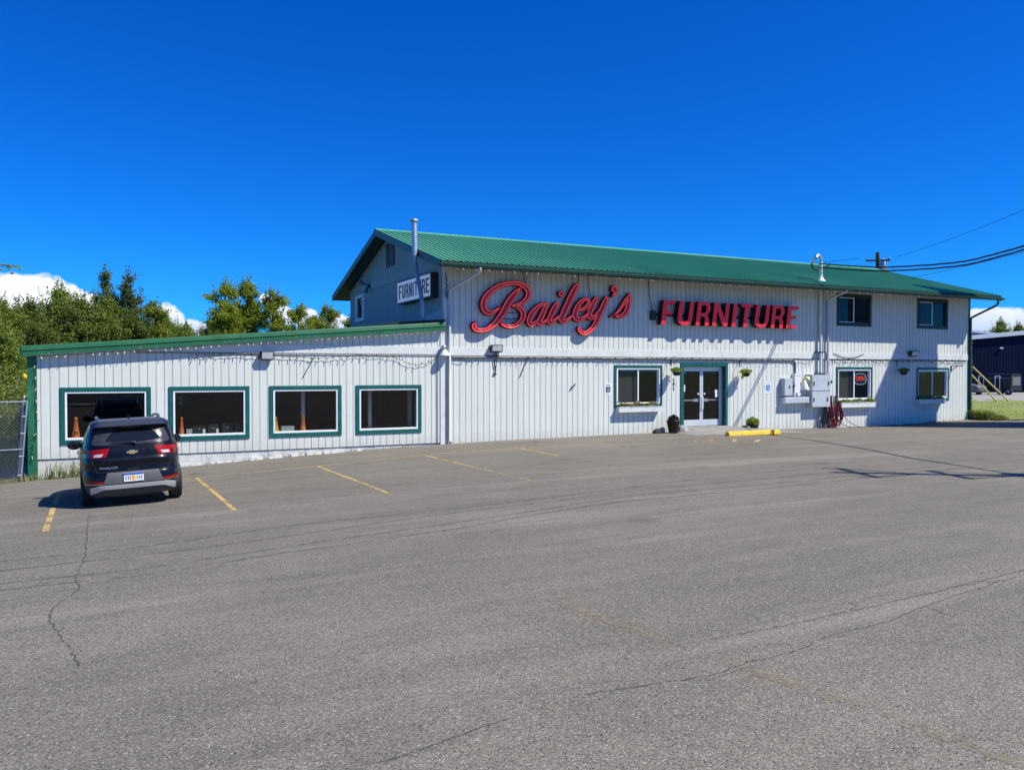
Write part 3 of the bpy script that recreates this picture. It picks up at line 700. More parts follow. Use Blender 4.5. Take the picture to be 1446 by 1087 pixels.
# main roof
FASCIA_SHADE = M('fascia_painted_shade', (.006,.030,.022), .6, var=.2)  # fascia colour darkened to paint in the shade behind the gutter
RX0, RX1 = 9.30, 37.22
def roof_slope(sg):
    b = MB(); prof = []; x = RX0
    while x < RX1-.2:
        prof += [(x, 0), (x+.016, .034), (x+.046, .034), (x+.062, 0)]
        for q in (.105, .165): prof += [(x+q-.016, 0), (x+q, .012), (x+q+.016, 0)]
        x += .2286
    prof.append((RX1, 0))
    ya = -1.12 if sg > 0 else 12.72
    za = roof_z(ya); yb, zb = 5.8, roof_z(5.8)
    n = len(prof); NS = 6; vs = []
    for j in range(NS+1):
        t = j/NS
        vs += [(px, ya+(yb-ya)*t, za+(zb-za)*t+h+.012) for px, h in prof]
    b.mesh(vs, [(j*n+i, j*n+i+1, (j+1)*n+i+1, (j+1)*n+i) for j in range(NS) for i in range(n-1)])
    return b
rb = roof_slope(1); r2 = roof_slope(-1); rb.mesh(r2.v, r2.f)
mro = rb.build('roof', ROOF_GREEN, ST); WORLD_AT[mro.name] = WORLD_AT[ST.name]
rc = MB(); rc.prism([(5.55, roof_z(5.55)+.03), (5.8, roof_z(5.8)+.055), (6.05, roof_z(6.05)+.03), (6.05, roof_z(6.05)+.042), (5.8, roof_z(5.8)+.07), (5.55, roof_z(5.55)+.042)], 'x', RX0-.01, RX1+.01); rc.build('ridge_cap', ROOF_GREEN, mro)
dk = MB()
for y0, y1 in ((-1.08,5.8), (5.8,12.68)):
    dk.prism([(y0, roof_z(y0)-.15), (y1, roof_z(y1)-.15), (y1, roof_z(y1)-.003), (y0, roof_z(y0)-.003)], 'x', RX0+.03, RX1-.03)
dk.build('roof_deck', SOFFIT, mro)
for xa, xb in ((RX0-.005, RX0+.028), (RX1-.028, RX1+.005)):
    for y0, y1 in ((-1.08,5.8), (5.8,12.68)):
        rk = MB(); rk.prism([(y0, roof_z(y0)-.22), (y1, roof_z(y1)-.22), (y1, roof_z(y1)+.035), (y0, roof_z(y0)+.035)], 'x', xa, xb); rk.build('rake_board', DARK_GREEN, mro)
gs = MB()
for y0, y1 in ((-1.08,5.8), (5.8,12.68)):
    gs.prism([(y0, roof_z(y0)-.175), (y1, roof_z(y1)-.175), (y1, roof_z(y1)-.152), (y0, roof_z(y0)-.152)], 'x', RX0+.03, XL-.01)
gs.build('gable_soffit', M('dark_gable_soffit', (.03,.06,.05), .6, var=.2), mro)
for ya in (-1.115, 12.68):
    ef = MB(); ef.box(RX0+.03, RX1-.03, ya, ya+.035, 5.235, 5.40); ef.build('fascia', FASCIA_SHADE, mro)
gu = MB(); gsec = [(a+.12, b) for a, b in [(-1.238,5.335), (-1.238,5.265), (-1.262,5.245), (-1.318,5.245), (-1.332,5.275), (-1.352,5.312), (-1.352,5.335), (-1.338,5.335), (-1.334,5.312), (-1.31,5.265), (-1.262,5.265), (-1.25,5.28), (-1.25,5.335)]]
gn = len(gsec); vs = [(xx, y, z) for xx in (RX0+.02, RX1+.03) for y, z in gsec]
gu.mesh(vs, [(i, (i+1) % gn, gn+(i+1) % gn, gn+i) for i in range(gn)]+[tuple(range(gn)), tuple(range(gn, 2*gn))[::-1]])
fixn(gu.build('gutter', DARK_GREEN, mro))
# downspouts
def pipe(name, pts, r, mat, parent=ST, k=0):
    b = MB(); b.tube(spline(pts, k) if k else pts, r, 10); return b.build(name, mat, parent)
dsm = M('white_downspout', (.52,.54,.56), .45, met=.2, var=.1)
pipe('downspout', [(10.64,-1.17,5.25), (10.64,-1.17,5.16), (10.62,-1.11,5.10), (10.06,-.14,4.64), (10.02,-.09,4.55), (10.02,-.09,4.3), (10.02,-.09,gz(10,0)+.1), (10.02,-.16,gz(10,0)+.05)], .052, dsm)
pipe('downspout', [(27.05,-1.16,5.25), (27.05,-1.14,5.19), (27.14,-.22,5.0), (27.17,-.10,4.86), (27.17,-.09,4.7), (27.17,-.09,1.80)], .05, dsm)
pipe('downspout', [(36.85,-1.16,5.25), (36.85,-1.16,5.08), (36.82,-1.08,4.98), (36.50,-.12,4.48), (36.49,-.08,4.40), (36.49,-.08,4.2), (36.52,-.08,gz(36,0)+.06)], .05, M('green_downspout', (.012,.07,.05), .45))
# stove pipe beside the gable
fp = MB(); fp.tube([(9.2,.22,3.50), (9.2,.22,4.12), (9.2,.25,4.22), (9.2,.70,5.08), (9.2,.80,5.24), (9.2,.89,5.45), (9.2,.94,5.86)], .074, 14)
fp.lathe((9.2,.22,3.46), [(.14,0), (.13,.05), (.085,.16), (.08,.2)])
fo = fp.build('flue_pipe', M('dull_flue_steel', (.34,.38,.42), .5, met=.5, var=.15, scale=5), ST); WORLD_AT[fo.name] = WORLD_AT[ST.name]
fc = MB(); fc.tube([(9.2,.945,5.80), (9.2,1.02,6.93)], .092, 14); fc.build('insulated_section', GALV, fo)
fc = MB(); fc.lathe((9.2,1.025,6.93), [(.10,0), (.10,.03), (.14,.035), (.155,.06), (.13,.10), (.05,.13)], seg=14); fc.build('cap', GALV, fo)
# conduits along the band
cd = MB(); cd.tube([(10.12,-.045,2.415), (25.05,-.045,2.405)]+[tuple(v) for v in spline([(25.05,-.045,2.405), (25.25,-.045,2.38), (25.36,-.045,2.28), (25.37,-.045,2.1)], 5)][1:]+[(25.37,-.045,1.72)], .038, 8)
cd.build('conduit', CONDUIT, ST)
cd = MB(); cd.tube([(10.1,-.03,2.468), (36.3,-.03,2.462)], .012, 6); cd.build('conduit', CONDUIT, ST)
cd = MB(); cd.tube([(.6,-.03,2.475), (9.72,-.03,2.475)], .015, 6); cd.build('conduit', CONDUIT, ST)
cd = MB(); cd.tube([(9.62,-.035,2.45), (9.62,-.035,gz(9.6,0)+.02)], .014, 6); cd.build('conduit', CONDUIT, ST)

# ------------------------------------------------------------------ entrance
db = MB(); x0, x1, z0, z1 = 19.52, 21.82, -.2, 2.27
db.box(x0, x1, -.035, -.001, z1-.125, z1); db.box(x0, x0+.145, -.035, -.001, z0-.1, z1-.125); db.box(x1-.12, x1, -.035, -.001, z0-.1, z1-.125)
db.box(x0+.143, x0+.16, -.001, .24, z0-.1, z1-.125); db.box(x1-.137, x1-.12, -.001, .24, z0-.1, z1-.125); db.box(x0+.16, x1-.137, -.001, .24, z1-.142, z1-.125)
db.build('door_surround', TEAL, ST)
fr = MB(); fr.box(19.685, 19.73, .15, .25, -.2, 2.12); fr.box(21.635, 21.68, .15, .25, -.2, 2.12); fr.box(19.73, 21.635, .15, .25, 2.06, 2.12); fr.build('door_frame', ALU, ST)
for n, (a, b) in enumerate(((19.735, 20.68), (20.69, 21.63))):
    d = MB(); y0, y1 = .185, .23; st = .075
    d.box(a, a+st, y0, y1, -.17, 2.055); d.box(b-st, b, y0, y1, -.17, 2.055); d.box(a+st, b-st, y0, y1, 1.95, 2.055); d.box(a+st, b-st, y0, y1, -.17, .06)
    o = d.build('door', ALU, ST, bevel=.004); WORLD_AT[o.name] = WORLD_AT[ST.name]
    p = MB(); p.box(a+st, b-st, .205, .211, .06, 1.95); p.build('pane', GLASS, o)
    p = MB(); p.box(a+st-.02, b-st+.02, .235, .265, .80, .84); c = b-.22 if n == 0 else a+.22
    p.box(c-.14, c+.14, .226, .275, .765, .875); p.build('push_bar', WHITE_METAL, o)
    h = b-.035 if n == 0 else a+.035; sx = -1 if n == 0 else 1
    p = MB(); p.tube([(h, .19, .93), (h, .12, .93), (h, .115, .88), (h, .115, .52), (h, .12, .47), (h, .19, .47)], .014, 8); p.box(h-.03, h+.03, .172, .186, .42, .98); p.build('handle', ALU, o)
    p = MB(); p.lathe((h+sx*.11, .19, 1.06), [(.04,0), (.04,.012), (.02,.014)], 'y', 12); p.build('lock', WHITE_METAL, o)
for q in ((19.80, 19.90, 1.16, 1.42), (21.38, 21.53, .93, 1.08), (21.37, 21.53, 1.09, 1.22), (19.87, 19.95, 1.86, 1.89)):
    pp = MB(); pp.box(q[0], q[1], .198, .203, q[2], q[3]); pp.build('door_notice', PAPER, ST)

# ------------------------------------------------------------------ script sign: strokes in metres on the wall (x, z, width)
SCRIPT=[('B',[[(11.815,4.117,0.028),(11.738,4.045,0.065),(11.623,3.968,0.097),(11.446,3.902,0.138),(11.307,3.939,0.172),(11.219,4.051,0.188),(11.207,4.233,0.188),(11.307,4.443,0.172),(11.497,4.634,0.149),(11.726,4.782,0.138),(11.982,4.882,0.127),(12.24,4.933,0.116),(12.501,4.929,0.128),(12.711,4.862,0.152),(12.856,4.74,0.176),(12.895,4.613,0.176),(12.856,4.47,0.16),(12.737,4.341,0.136),(12.579,4.249,0.098),(12.396,4.196,0.07),(12.227,4.173,0.035)],[(12.227,4.178,0.035),(12.396,4.168,0.093),(12.553,4.108,0.14),(12.671,3.983,0.176),(12.698,3.843,0.183),(12.632,3.689,0.152),(12.501,3.569,0.129),(12.318,3.483,0.117),(12.136,3.467,0.105),(11.956,3.509,0.093),(11.853,3.575,0.058)],[(12.619,4.804,0.019),(12.448,4.64,0.14),(12.292,4.471,0.21),(12.136,4.267,0.228),(11.982,4.007,0.227),(11.853,3.818,0.208),(11.674,3.605,0.173),(11.496,3.451,0.138),(11.319,3.344,0.115),(11.118,3.305,0.11),(10.968,3.318,0.119),(10.869,3.39,0.141),(10.862,3.481,0.137),(10.899,3.539,0.091)]]),('a',[[(13.592,4.269,0.083),(13.376,4.231,0.118),(13.162,4.07,0.154),(13.002,3.876,0.177),(12.922,3.686,0.177),(12.962,3.562,0.141),(13.095,3.584,0.118),(13.215,3.658,0.095)],[(13.625,4.27,0.114),(13.516,4.058,0.171),(13.39,3.817,0.185),(13.296,3.66,0.166),(13.35,3.598,0.142),(13.511,3.654,0.095),(13.674,3.79,0.052)]]),('i',[[(14.013,4.285,0.148),(13.89,4.106,0.186),(13.781,3.9,0.186),(13.705,3.731,0.167),(13.754,3.637,0.143),(13.918,3.725,0.1),(14.096,3.874,0.053)],[(14.189,4.65,0.202),(14.203,4.651,0.202)]]),('l',[[(14.818,4.96,0.15),(14.706,4.786,0.208),(14.553,4.502,0.222),(14.386,4.183,0.221),(14.248,3.914,0.211),(14.187,3.756,0.18),(14.276,3.687,0.125),(14.442,3.764,0.101),(14.623,3.901,0.053)]]),('e',[[(14.904,4.104,0.053),(15.13,4.179,0.117),(15.292,4.324,0.127),(15.309,4.471,0.11),(15.173,4.507,0.097),(15.002,4.41,0.134),(14.833,4.198,0.184),(14.755,3.978,0.208),(14.764,3.845,0.189),(14.905,3.776,0.151),(15.088,3.842,0.122),(15.302,4.007,0.054)]]),('y',[[(15.625,4.539,0.135),(15.516,4.356,0.176),(15.387,4.12,0.191),(15.339,3.935,0.186),(15.416,3.857,0.152),(15.574,3.918,0.11),(15.733,4.094,0.074)],[(16.06,4.556,0.153),(15.95,4.335,0.202),(15.805,4.06,0.202),(15.696,3.835,0.197),(15.546,3.586,0.159),(15.374,3.411,0.134),(15.203,3.305,0.112),(15.033,3.311,0.112),(14.925,3.401,0.112),(14.919,3.469,0.087)]]),('apostrophe',[[(16.388,4.916,0.228),(16.406,4.917,0.228)],[(16.477,4.863,0.124),(16.424,4.749,0.089),(16.294,4.654,0.03)]]),('s',[[(16.229,3.92,0.025),(16.494,4.057,0.06),(16.716,4.301,0.095),(16.895,4.532,0.12),(17.068,4.746,0.075)],[(17.08,4.739,0.05),(17.051,4.575,0.138),(17.006,4.373,0.19),(16.941,4.171,0.19),(16.836,4.03,0.17),(16.657,3.943,0.125),(16.479,3.932,0.07)]])]
def sdf_contours(strokes, cell=.016):
    segs = []
    for st in strokes:
        p = spline([(a, b, w) for a, b, w in st], 8) if len(st) > 2 else [Vector(q) for q in st]
        segs += [(u, v) for u, v in zip(p, p[1:])]
    xs = [q.x for s in segs for q in s]; zs = [q.y for s in segs for q in s]
    x0, x1, z0, z1 = min(xs)-.2, max(xs)+.2, min(zs)-.2, max(zs)+.2
    gx = np.arange(x0, x1, cell); gy = np.arange(z0, z1, cell)
    Xg, Yg = np.meshgrid(gx, gy); D = np.full(Xg.shape, 9.)
    for u, v in segs:
        dx, dy = v.x-u.x, v.y-u.y; L = dx*dx+dy*dy+1e-9
        t = np.clip(((Xg-u.x)*dx+(Yg-u.y)*dy)/L, 0, 1)
        r = (u.z+(v.z-u.z)*t)/2
        D = np.minimum(D, np.hypot(Xg-(u.x+dx*t), Yg-(u.y+dy*t))-r)
    return gx, gy, D
def contour(gx, gy, D, iso):
    F = D-iso; ny, nx = F.shape; edges = {}
    def pt(i, j, i2, j2):
        a, b = F[j, i], F[j2, i2]; t = a/(a-b)
        return (gx[i]+(gx[i2]-gx[i])*t, gy[j]+(gy[j2]-gy[j])*t)
    T = {1:[(3,0)], 2:[(0,1)], 3:[(3,1)], 4:[(1,2)], 5:[(3,2),(1,0)], 6:[(0,2)], 7:[(3,2)], 8:[(2,3)], 9:[(2,0)], 10:[(2,1),(0,3)], 11:[(2,1)], 12:[(1,3)], 13:[(1,0)], 14:[(0,3)]}
    nxt = {}; pos = {}
    ins = F < 0
    code = ins[:-1,:-1]*1+ins[:-1,1:]*2+ins[1:,1:]*4+ins[1:,:-1]*8
    for j, i in zip(*np.nonzero((code > 0) & (code < 15))):
        E = {0: ('h', i, j), 1: ('v', i+1, j), 2: ('h', i, j+1), 3: ('v', i, j)}
        for a, b in T[int(code[j, i])]:
            for e in (a, b):
                k = E[e]
                if k not in pos: pos[k] = pt(k[1], k[2], k[1]+(k[0] == 'h'), k[2]+(k[0] == 'v'))
            nxt[E[a]] = E[b]
    loops = []
    while nxt:
        k = next(iter(nxt)); lp = []
        while k in nxt: lp.append(pos[k]); n = nxt.pop(k); k = n
        if len(lp) > 8: loops.append(lp)
    return loops
def smooth_loop(lp, step=3):
    n = len(lp)
    q = [((lp[i-1][0]+lp[i][0]*2+lp[(i+1) % n][0])/4, (lp[i-1][1]+lp[i][1]*2+lp[(i+1) % n][1])/4) for i in range(n)]
    return q[::step] if n > 24 else q
bs = thing('script_sign', (14.0, -.06, 3.2), 'big red cursive channel-letter sign reading Bailey\'s under the eave', 'sign')
Y0, Y1 = -.05, -.175
for nm, strokes in SCRIPT:
    gx, gy, D = sdf_contours(strokes)
    mb = MB()
    # black can, then the red trough slightly recessed, then tube
    lo = [smooth_loop(l) for l in contour(gx, gy, D, .028)]
    vs, fs = outline_mesh(lo, Y0-Y1-.03)
    add_outline(mb, vs, fs, lambda x, y, z: (x, (Y0+Y1)/2+.015-z, y), 0, 0)
    can = mb.build('letter', BLACK_CAN, bs); WORLD_AT[can.name] = WORLD_AT[bs.name]
    lo = [smooth_loop(l) for l in contour(gx, gy, D, .012)]
    vs, fs = outline_mesh(lo, .03); mb = MB()
    add_outline(mb, vs, fs, lambda x, y, z: (x, Y1+.0155-z, y), 0, 0)
    mb.build('face', RED_TROUGH, can)
    mb = MB()
    for l in contour(gx, gy, D, .004):
        q = smooth_loop(l, 3); mb.tube([(x, Y1-.012, z) for x, z in q], .017, 6, closed=True)
    mb.build('rim', RED_FACE, can)
    mb = MB()
    for l in contour(gx, gy, D, -.022):
        q = smooth_loop(l, 3)
        if len(q) > 5: mb.tube([(x, Y1-.016, z) for x, z in q], .0095, 6, closed=True)
    if mb.v: mb.build('neon_tube', NEON_TUBE, can)
for pts in [[(12.72,-.04,5.5), (12.86,-.10,5.3), (12.84,-.12,5.0), (12.78,-.10,4.85)], [(12.6,-.04,5.5), (12.75,-.09,5.25), (12.80,-.09,4.95)],
            [(14.95,-.04,5.55), (14.97,-.06,5.2), (14.85,-.08,4.95), (14.78,-.1,4.75)], [(15.35,-.04,5.5), (15.37,-.07,5.0), (15.45,-.1,4.6)], [(16.1,-.1,4.55), (16.25,-.08,4.72), (16.4,-.1,4.8)],
            [(12.05,-.06,3.95), (12.3,-.05,3.93), (12.6,-.06,3.95)], [(12.0,-.06,3.72), (12.3,-.05,3.72), (12.6,-.06,3.78)]]:
    wi = MB(); wi.tube(spline(pts, 5), .012, 5); wi.build('wiring', BLACK, bs)

# ------------------------------------------------------------------ block letters
def arc(cx, cy, rx, ry, a0, a1, n=10):
    return [(cx+rx*math.cos(math.radians(a0+(a1-a0)*i/n)), cy+ry*math.sin(math.radians(a0+(a1-a0)*i/n))) for i in range(n+1)]
def letter(ch, w, s, b):
    """outline loops in a box w wide and 1 high; s stem, b bar"""
    if ch == 'F': return [[(0,0), (s,0), (s,.42), (w*.84,.42), (w*.84,.42+b), (s,.42+b), (s,1-b), (w,1-b), (w,1), (0,1)]]
    if ch == 'E': return [[(0,0), (w*.98,0), (w*.98,b), (s,b), (s,.44), (w*.88,.44), (w*.88,.44+b), (s,.44+b), (s,1-b), (w,1-b), (w,1), (0,1)]]
    if ch == 'I': return [[(0,0), (s,0), (s,1), (0,1)]]
    if ch == 'T': return [[((w-s)/2,0), ((w+s)/2,0), ((w+s)/2,1-b), (w,1-b), (w,1), (0,1), (0,1-b), ((w-s)/2,1-b)]]
    if ch == 'N': return [[(0,0), (s*.95,0), (s*.95,.66), (w-s*1.05,0), (w,0), (w,1), (w-s*.95,1), (w-s*.95,.34), (s*1.05,1), (0,1)]]
    if ch == 'U':
        o = [(0,1), (0,.32)]+arc(w/2,.30,w/2,.31,180,360,14)[1:]+[(w,1), (w-s,1), (w-s,.34)]
        return [o+arc(w/2,.31,w/2-s,.31-b*1.1,360,180,12)[1:]+[(s,1)]]
    if ch == 'R':
        o = [(0,0), (s,0), (s,.40), (w*.55,.40)]+[(w*.72,.36), (w*.76,.28), (w*.78,0), (w*.78+s,0), (w*.80+s*.95,.28), (w*.96,.40), (w*.86,.47)]
        o = [(0,0), (s,0), (s,.40), (w*.48,.40), (w*.62,.37), (w*.68,.28), (w*.70,.02), (w*.72,0), (w*.72+s*1.0,0), (w*.70+s,.06), (w*.69+s,.28), (w*.84,.43)]
        o += arc(w*.64,.72,w*.36,.28,-58,90,10)+[(0,1)]
        h = [(s,.40+b), (w*.58,.40+b)]+arc(w*.58,.70,w*.42-s,.30-b,-70,90,8)+[(s,1-b)]
        return [o, h]
FURN = [('F', 18.34, 19.01), ('U', 19.07, 19.89), ('R', 19.94, 20.70), ('N', 20.73, 21.62), ('I', 21.69, 22.01), ('T', 22.07, 22.80), ('U', 22.84, 23.69), ('R', 23.71, 24.49), ('E', 24.53, 25.23)]
fs_ = thing('letter_sign', (21.8, -.06, 3.65), 'row of bold red slanted block letters reading FURNITURE on the shop front', 'sign')
zb, zt = 3.68, 4.585; sh = .135
for ch, a, b in FURN:
    w = b-a-sh; H = zt-zb
    loops = [[(x+y*sh, y*H) for x, y in lp] for lp in letter(ch, w, .185, .135)]
    vs, fc = outline_mesh(loops, .26); mb = MB()
    add_outline(mb, vs, fc, lambda x, y, z: (a+x, -.215-z, zb+y), 1, 1)
    mb.box(a+w*.2, a+w*.8, -.07, -.002, zb+.35, zb+.39, 1)
    o = mb.build('letter', [RED_FACE, BLACK_CAN], fs_); WORLD_AT[o.name] = WORLD_AT[fs_.name]
    mb = MB(); vs, fc = outline_mesh(loops, .02)
    add_outline(mb, vs, fc, lambda x, y, z: (a+x, -.357-z, zb+y), 0, 0)
    mb.build('face', RED_FACE, o)
wi = MB(); wi.tube(spline([(18.0,-.05,5.3), (18.02,-.06,4.9), (18.12,-.07,4.3), (18.2,-.08,3.95)], 5), .014, 5)
wi.build('wiring', BLACK, fs_)
wi = MB(); wi.box(18.08, 18.26, -.16, -.002, 3.85, 4.2); wi.build('power_box', BLACK, fs_); wi = MB(); wi.box(18.3, 25.0, -.08, -.002, 4.02, 4.10); wi.build('raceway', BLACK, fs_)

# ------------------------------------------------------------------ cabinet sign on the gable
cs = thing('cabinet_sign', (9.75, 2.3, 4.42), 'black framed white box sign reading FURNITURE on the shaded gable', 'sign')
xf = 9.60; b = MB(); b.box(xf, XL-.01, .52, 4.03, 4.41, 5.25)
o = b.build('cabinet', BLACK, cs, bevel=.01); WORLD_AT[o.name] = WORLD_AT[cs.name]
b = MB(); b.box(xf-.012, xf+.002, .575, 3.975, 4.465, 5.195); b.build('face', lit(M('white_sign_added_glow', (.88,.89,.89), .35, var=.04), (.9,.95,1.), .10), cs)  # no lamp inside: weak glow added to whiten the shaded face
b = MB(); y = 3.80; LH = .50
for ch in 'FURNITURE':
    w = .12 if ch == 'I' else .30; st = .10
    loops = [[(q[0], q[1]*LH) for q in lp] for lp in letter(ch, w, st if ch != 'I' else .11, .15)]
    vs, fc = outline_mesh(loops, .006); yy = y
    add_outline(b, vs, fc, lambda px, pz, t: (xf-.0155-t, yy-px, 4.58+pz))
    y -= w+.078
b.build('lettering', BLACK, cs)

# ------------------------------------------------------------------ lamps on the walls
def flood(x, y, z, w, h, label, grp='floodlights on the white walls', lens=True):
    t = thing('wall_floodlight', (x, y, z), label, 'floodlight', grp)
    b = MB(); b.prism([(-.005, z+h*.9), (-.20, z+h*1.0), (-.245, z+h*.88), (-.19, z-.0), (-.10, z-.02), (-.005, z+.10)], 'x', x-w/2, x+w/2)
    o = b.build('housing', M('bronze_housing', (.03,.028,.026), .5), t, bevel=.008)
    b = MB(); a0, a1 = Vector((0, -.2495, z+h*.84)), Vector((0, -.1985, z+.025))
    b.mesh([(x-w*.43, a0.y, a0.z), (x+w*.43, a0.y, a0.z), (x+w*.43, a1.y, a1.z), (x-w*.43, a1.y, a1.z), (x-w*.43, a0.y+.02, a0.z), (x+w*.43, a0.y+.02, a0.z), (x+w*.43, a1.y+.02, a1.z), (x-w*.43, a1.y+.02, a1.z)],
           [(0,1,2,3), (4,7,6,5), (0,4,5,1), (3,2,6,7), (0,3,7,4), (1,5,6,2)])
    b.build('lens', M('frosted_lens', (.62,.62,.60), .25), t)
    b = MB(); b.box(x-.05, x+.05, -.03, -.002, z+.05, z+h*.7); b.build('bracket', BLACK, t)
    return t
flood(4.19, -.03, 2.29, .36, .26, 'bronze floodlight under the wing roof above the third wing window')
flood(11.70, -.03, 2.60, .42, .24, 'bronze floodlight on the white band below the cursive sign')
flood(32.47, -.03, 2.62, .50, .24, 'bronze floodlight in the big shadow above the dark hanging basket')
hb = MB()
for pts in [[(11.68,-.03,2.58), (11.66,-.05,2.3), (11.72,-.04,1.98), (11.69,-.04,1.86)], [(11.75,-.03,2.58), (11.74,-.05,2.25), (11.72,-.04,1.98)]]: hb.tube(spline(pts, 5), .014, 5)
hb.box(11.65, 11.75, -.05, -.01, 1.83, 1.88)
hb.build('dangling_wire', BLACK, top=('pair of loose black wires dangling under the floodlight beside the cursive sign', 'wire'))
cl_ = thing('corner_light', (9.82, -.03, 2.43), 'small white cone-shaped lamp on the corner where wing and store meet', 'wall lamp')
b = MB(); b.lathe((9.82,-.17,2.45), [(.19,0), (.185,.02), (.12,.10), (.08,.17), (.05,.20)], seg=16); b.build('shade', WHITE_METAL, cl_)
b = MB(); b.lathe((9.80,-.14,2.64), [(.05,0), (.08,.03), (.08,.13), (.05,.16)], seg=12); b.box(9.77, 9.85, -.1, -.028, 2.62, 2.76); b.build('base', GALV, cl_)
ys = MB(); ys.lathe((-1.985,.06,1.80), [(.02,-.09), (.06,-.07), (.085,-.03), (.09,0), (.085,.04), (.05,.08), (.02,.09)], seg=14); ys.box(-1.97, -1.94, .03, .09, 1.78, 1.82)
ys.build('yellow_lamp', M('yellow_globe', (.85,.62,.03), .4), top=('small round yellow globe on the side of the green corner board', 'lamp'))
gl_ = thing('gable_floodlight', (9.8, 8.4, 5.7), 'small twin floodlight on the shaded gable band', 'floodlight')
b = MB(); b.box(XL-.08, XL-.024, 8.34, 8.46, 5.45, 5.60); b.build('base', BLACK, gl_)
b = MB(); b.tube([(XL-.08, 8.4, 5.55), (XL-.2, 8.6, 5.6), (XL-.3, 8.95, 5.75)], [.03,.05,.09], 10); b.tube([(XL-.08, 8.4, 5.5), (XL-.16, 8.38, 5.42), (XL-.2, 8.36, 5.25)], [.03,.05,.08], 10); b.build('head', M('grey_lamp_head', (.12,.14,.15), .5), gl_)

# ------------------------------------------------------------------ strings of holiday bulbs
def bulb_string(label, path, n, droop=.05, jit=.02, mat=None, size=.022, white=False):
    t = thing('string_lights', path[0], label, 'string lights', 'strings of small bulbs along the building')
    p = spline(path, 10) if len(path) > 2 else [Vector(path[0])+(Vector(path[1])-Vector(path[0]))*i/40 for i in range(41)]
    L = [0]
    for a, b in zip(p, p[1:]): L.append(L[-1]+(b-a).length)
    def at(s):
        for i in range(len(p)-1):
            if L[i+1] >= s: return p[i]+(p[i+1]-p[i])*((s-L[i])/max(1e-6, L[i+1]-L[i]))
        return p[-1]
    pts = []; rnd = random.Random(len(label))
    for k in range(n*3+1):
        q = at(L[-1]*k/(n*3)); pts.append((q.x+rnd.uniform(-jit, jit)*.5, q.y-rnd.random()*jit, q.z-droop*abs(math.sin(k*.61+math.sin(k*.23)*2))*rnd.random()+rnd.uniform(-jit, jit)*.6))
    b = MB(); b.tube(pts, .008, 4); b.build('cable', BLACK, t)
    me = None
    for k in range(n):
        q = Vector(pts[k*3+1]); dirn = Vector((rnd.uniform(-.6, .6), -.5, rnd.choice((-1, -1, -.7, .5)))).normalized()
        if me is None:
            b = MB(); b.tube([(0,0,0), (0,0,.03), (0,0,.05), (0,0,.085), (0,0,.10)], [.011,.012,size,size*.7,.004], 6)
            o = b.build('bulb', mat or BLACK, None, loc=(0,0,0)); me = o.data
        else:
            o = bpy.data.objects.new('bulb', me); COL.objects.link(o)
        o.parent = t; o.location = q-WORLD_AT[t.name]; o.rotation_euler = dirn.to_track_quat('Z', 'Y').to_euler()
    return t
DARK_BULB = M('dark_green_bulb', (.02,.03,.03), .3, var=.5, scale=60)
WHITE_BULB = M('frosted_bulb', (.8,.8,.78), .3)
bulb_string('tangled string of dark bulbs along the band of the low wing', [(2.1,-.05,2.44), (4.5,-.05,2.42), (5.6,-.05,2.36), (6.2,-.06,2.40), (7.2,-.05,2.46), (8.1,-.05,2.40), (8.6,-.06,2.22), (9.0,-.06,2.18), (9.4,-.05,2.30), (9.6,-.04,2.42)], 34, .05, .025, DARK_BULB, .013)
bulb_string('tangled string of dark bulbs along the band under the red signs', [(10.15,-.07,2.40), (10.5,-.08,2.34), (10.9,-.07,2.42), (14,-.07,2.42), (18,-.08,2.42), (22,-.07,2.42), (26.4,-.06,2.42)], 80, .04, .025, DARK_BULB, .014)
bulb_string('string of dark bulbs along the band over the two end windows', [(27.4,-.05,2.43), (31,-.05,2.43), (36.2,-.05,2.42)], 60, .04, .02, DARK_BULB)
bulb_string('string of pale bulbs hung under the green edge of the wing roof', [(-1.7,-.16,2.345), (9.6,-.16,3.28)], 56, .01, .01, WHITE_BULB, .012)
bulb_string('string of bulbs running down the green board at the wing corner', [(-1.76,-.06,2.2), (-1.74,-.06,1.0), (-1.76,-.06,.3), (-1.84,-.07,-.1), (-1.86,-.06,-.5)], 9, .0, .012, M('amber_bulb', (.5,.42,.22), .4), .009)
bulb_string('string of bulbs running down the far green corner of the store', [(36.56,-.06,3.4), (36.57,-.07,2.5), (36.56,-.06,1.2), (36.57,-.06,.2)], 26, .0, .03, DARK_BULB, .028)
bulb_string('string of bulbs along the gutter of the tall green roof', [(9.9,-1.15,5.215), (37.1,-1.15,5.215)], 60, .02, .012, M('dusty_bulb', (.35,.36,.34), .4), .010)
bulb_string('bulbs hanging down the white corner board by the cabinet sign', [(9.9,-.06,5.2), (9.92,-.06,4.8), (9.9,-.06,4.3)], 12, 0, .03, DARK_BULB)

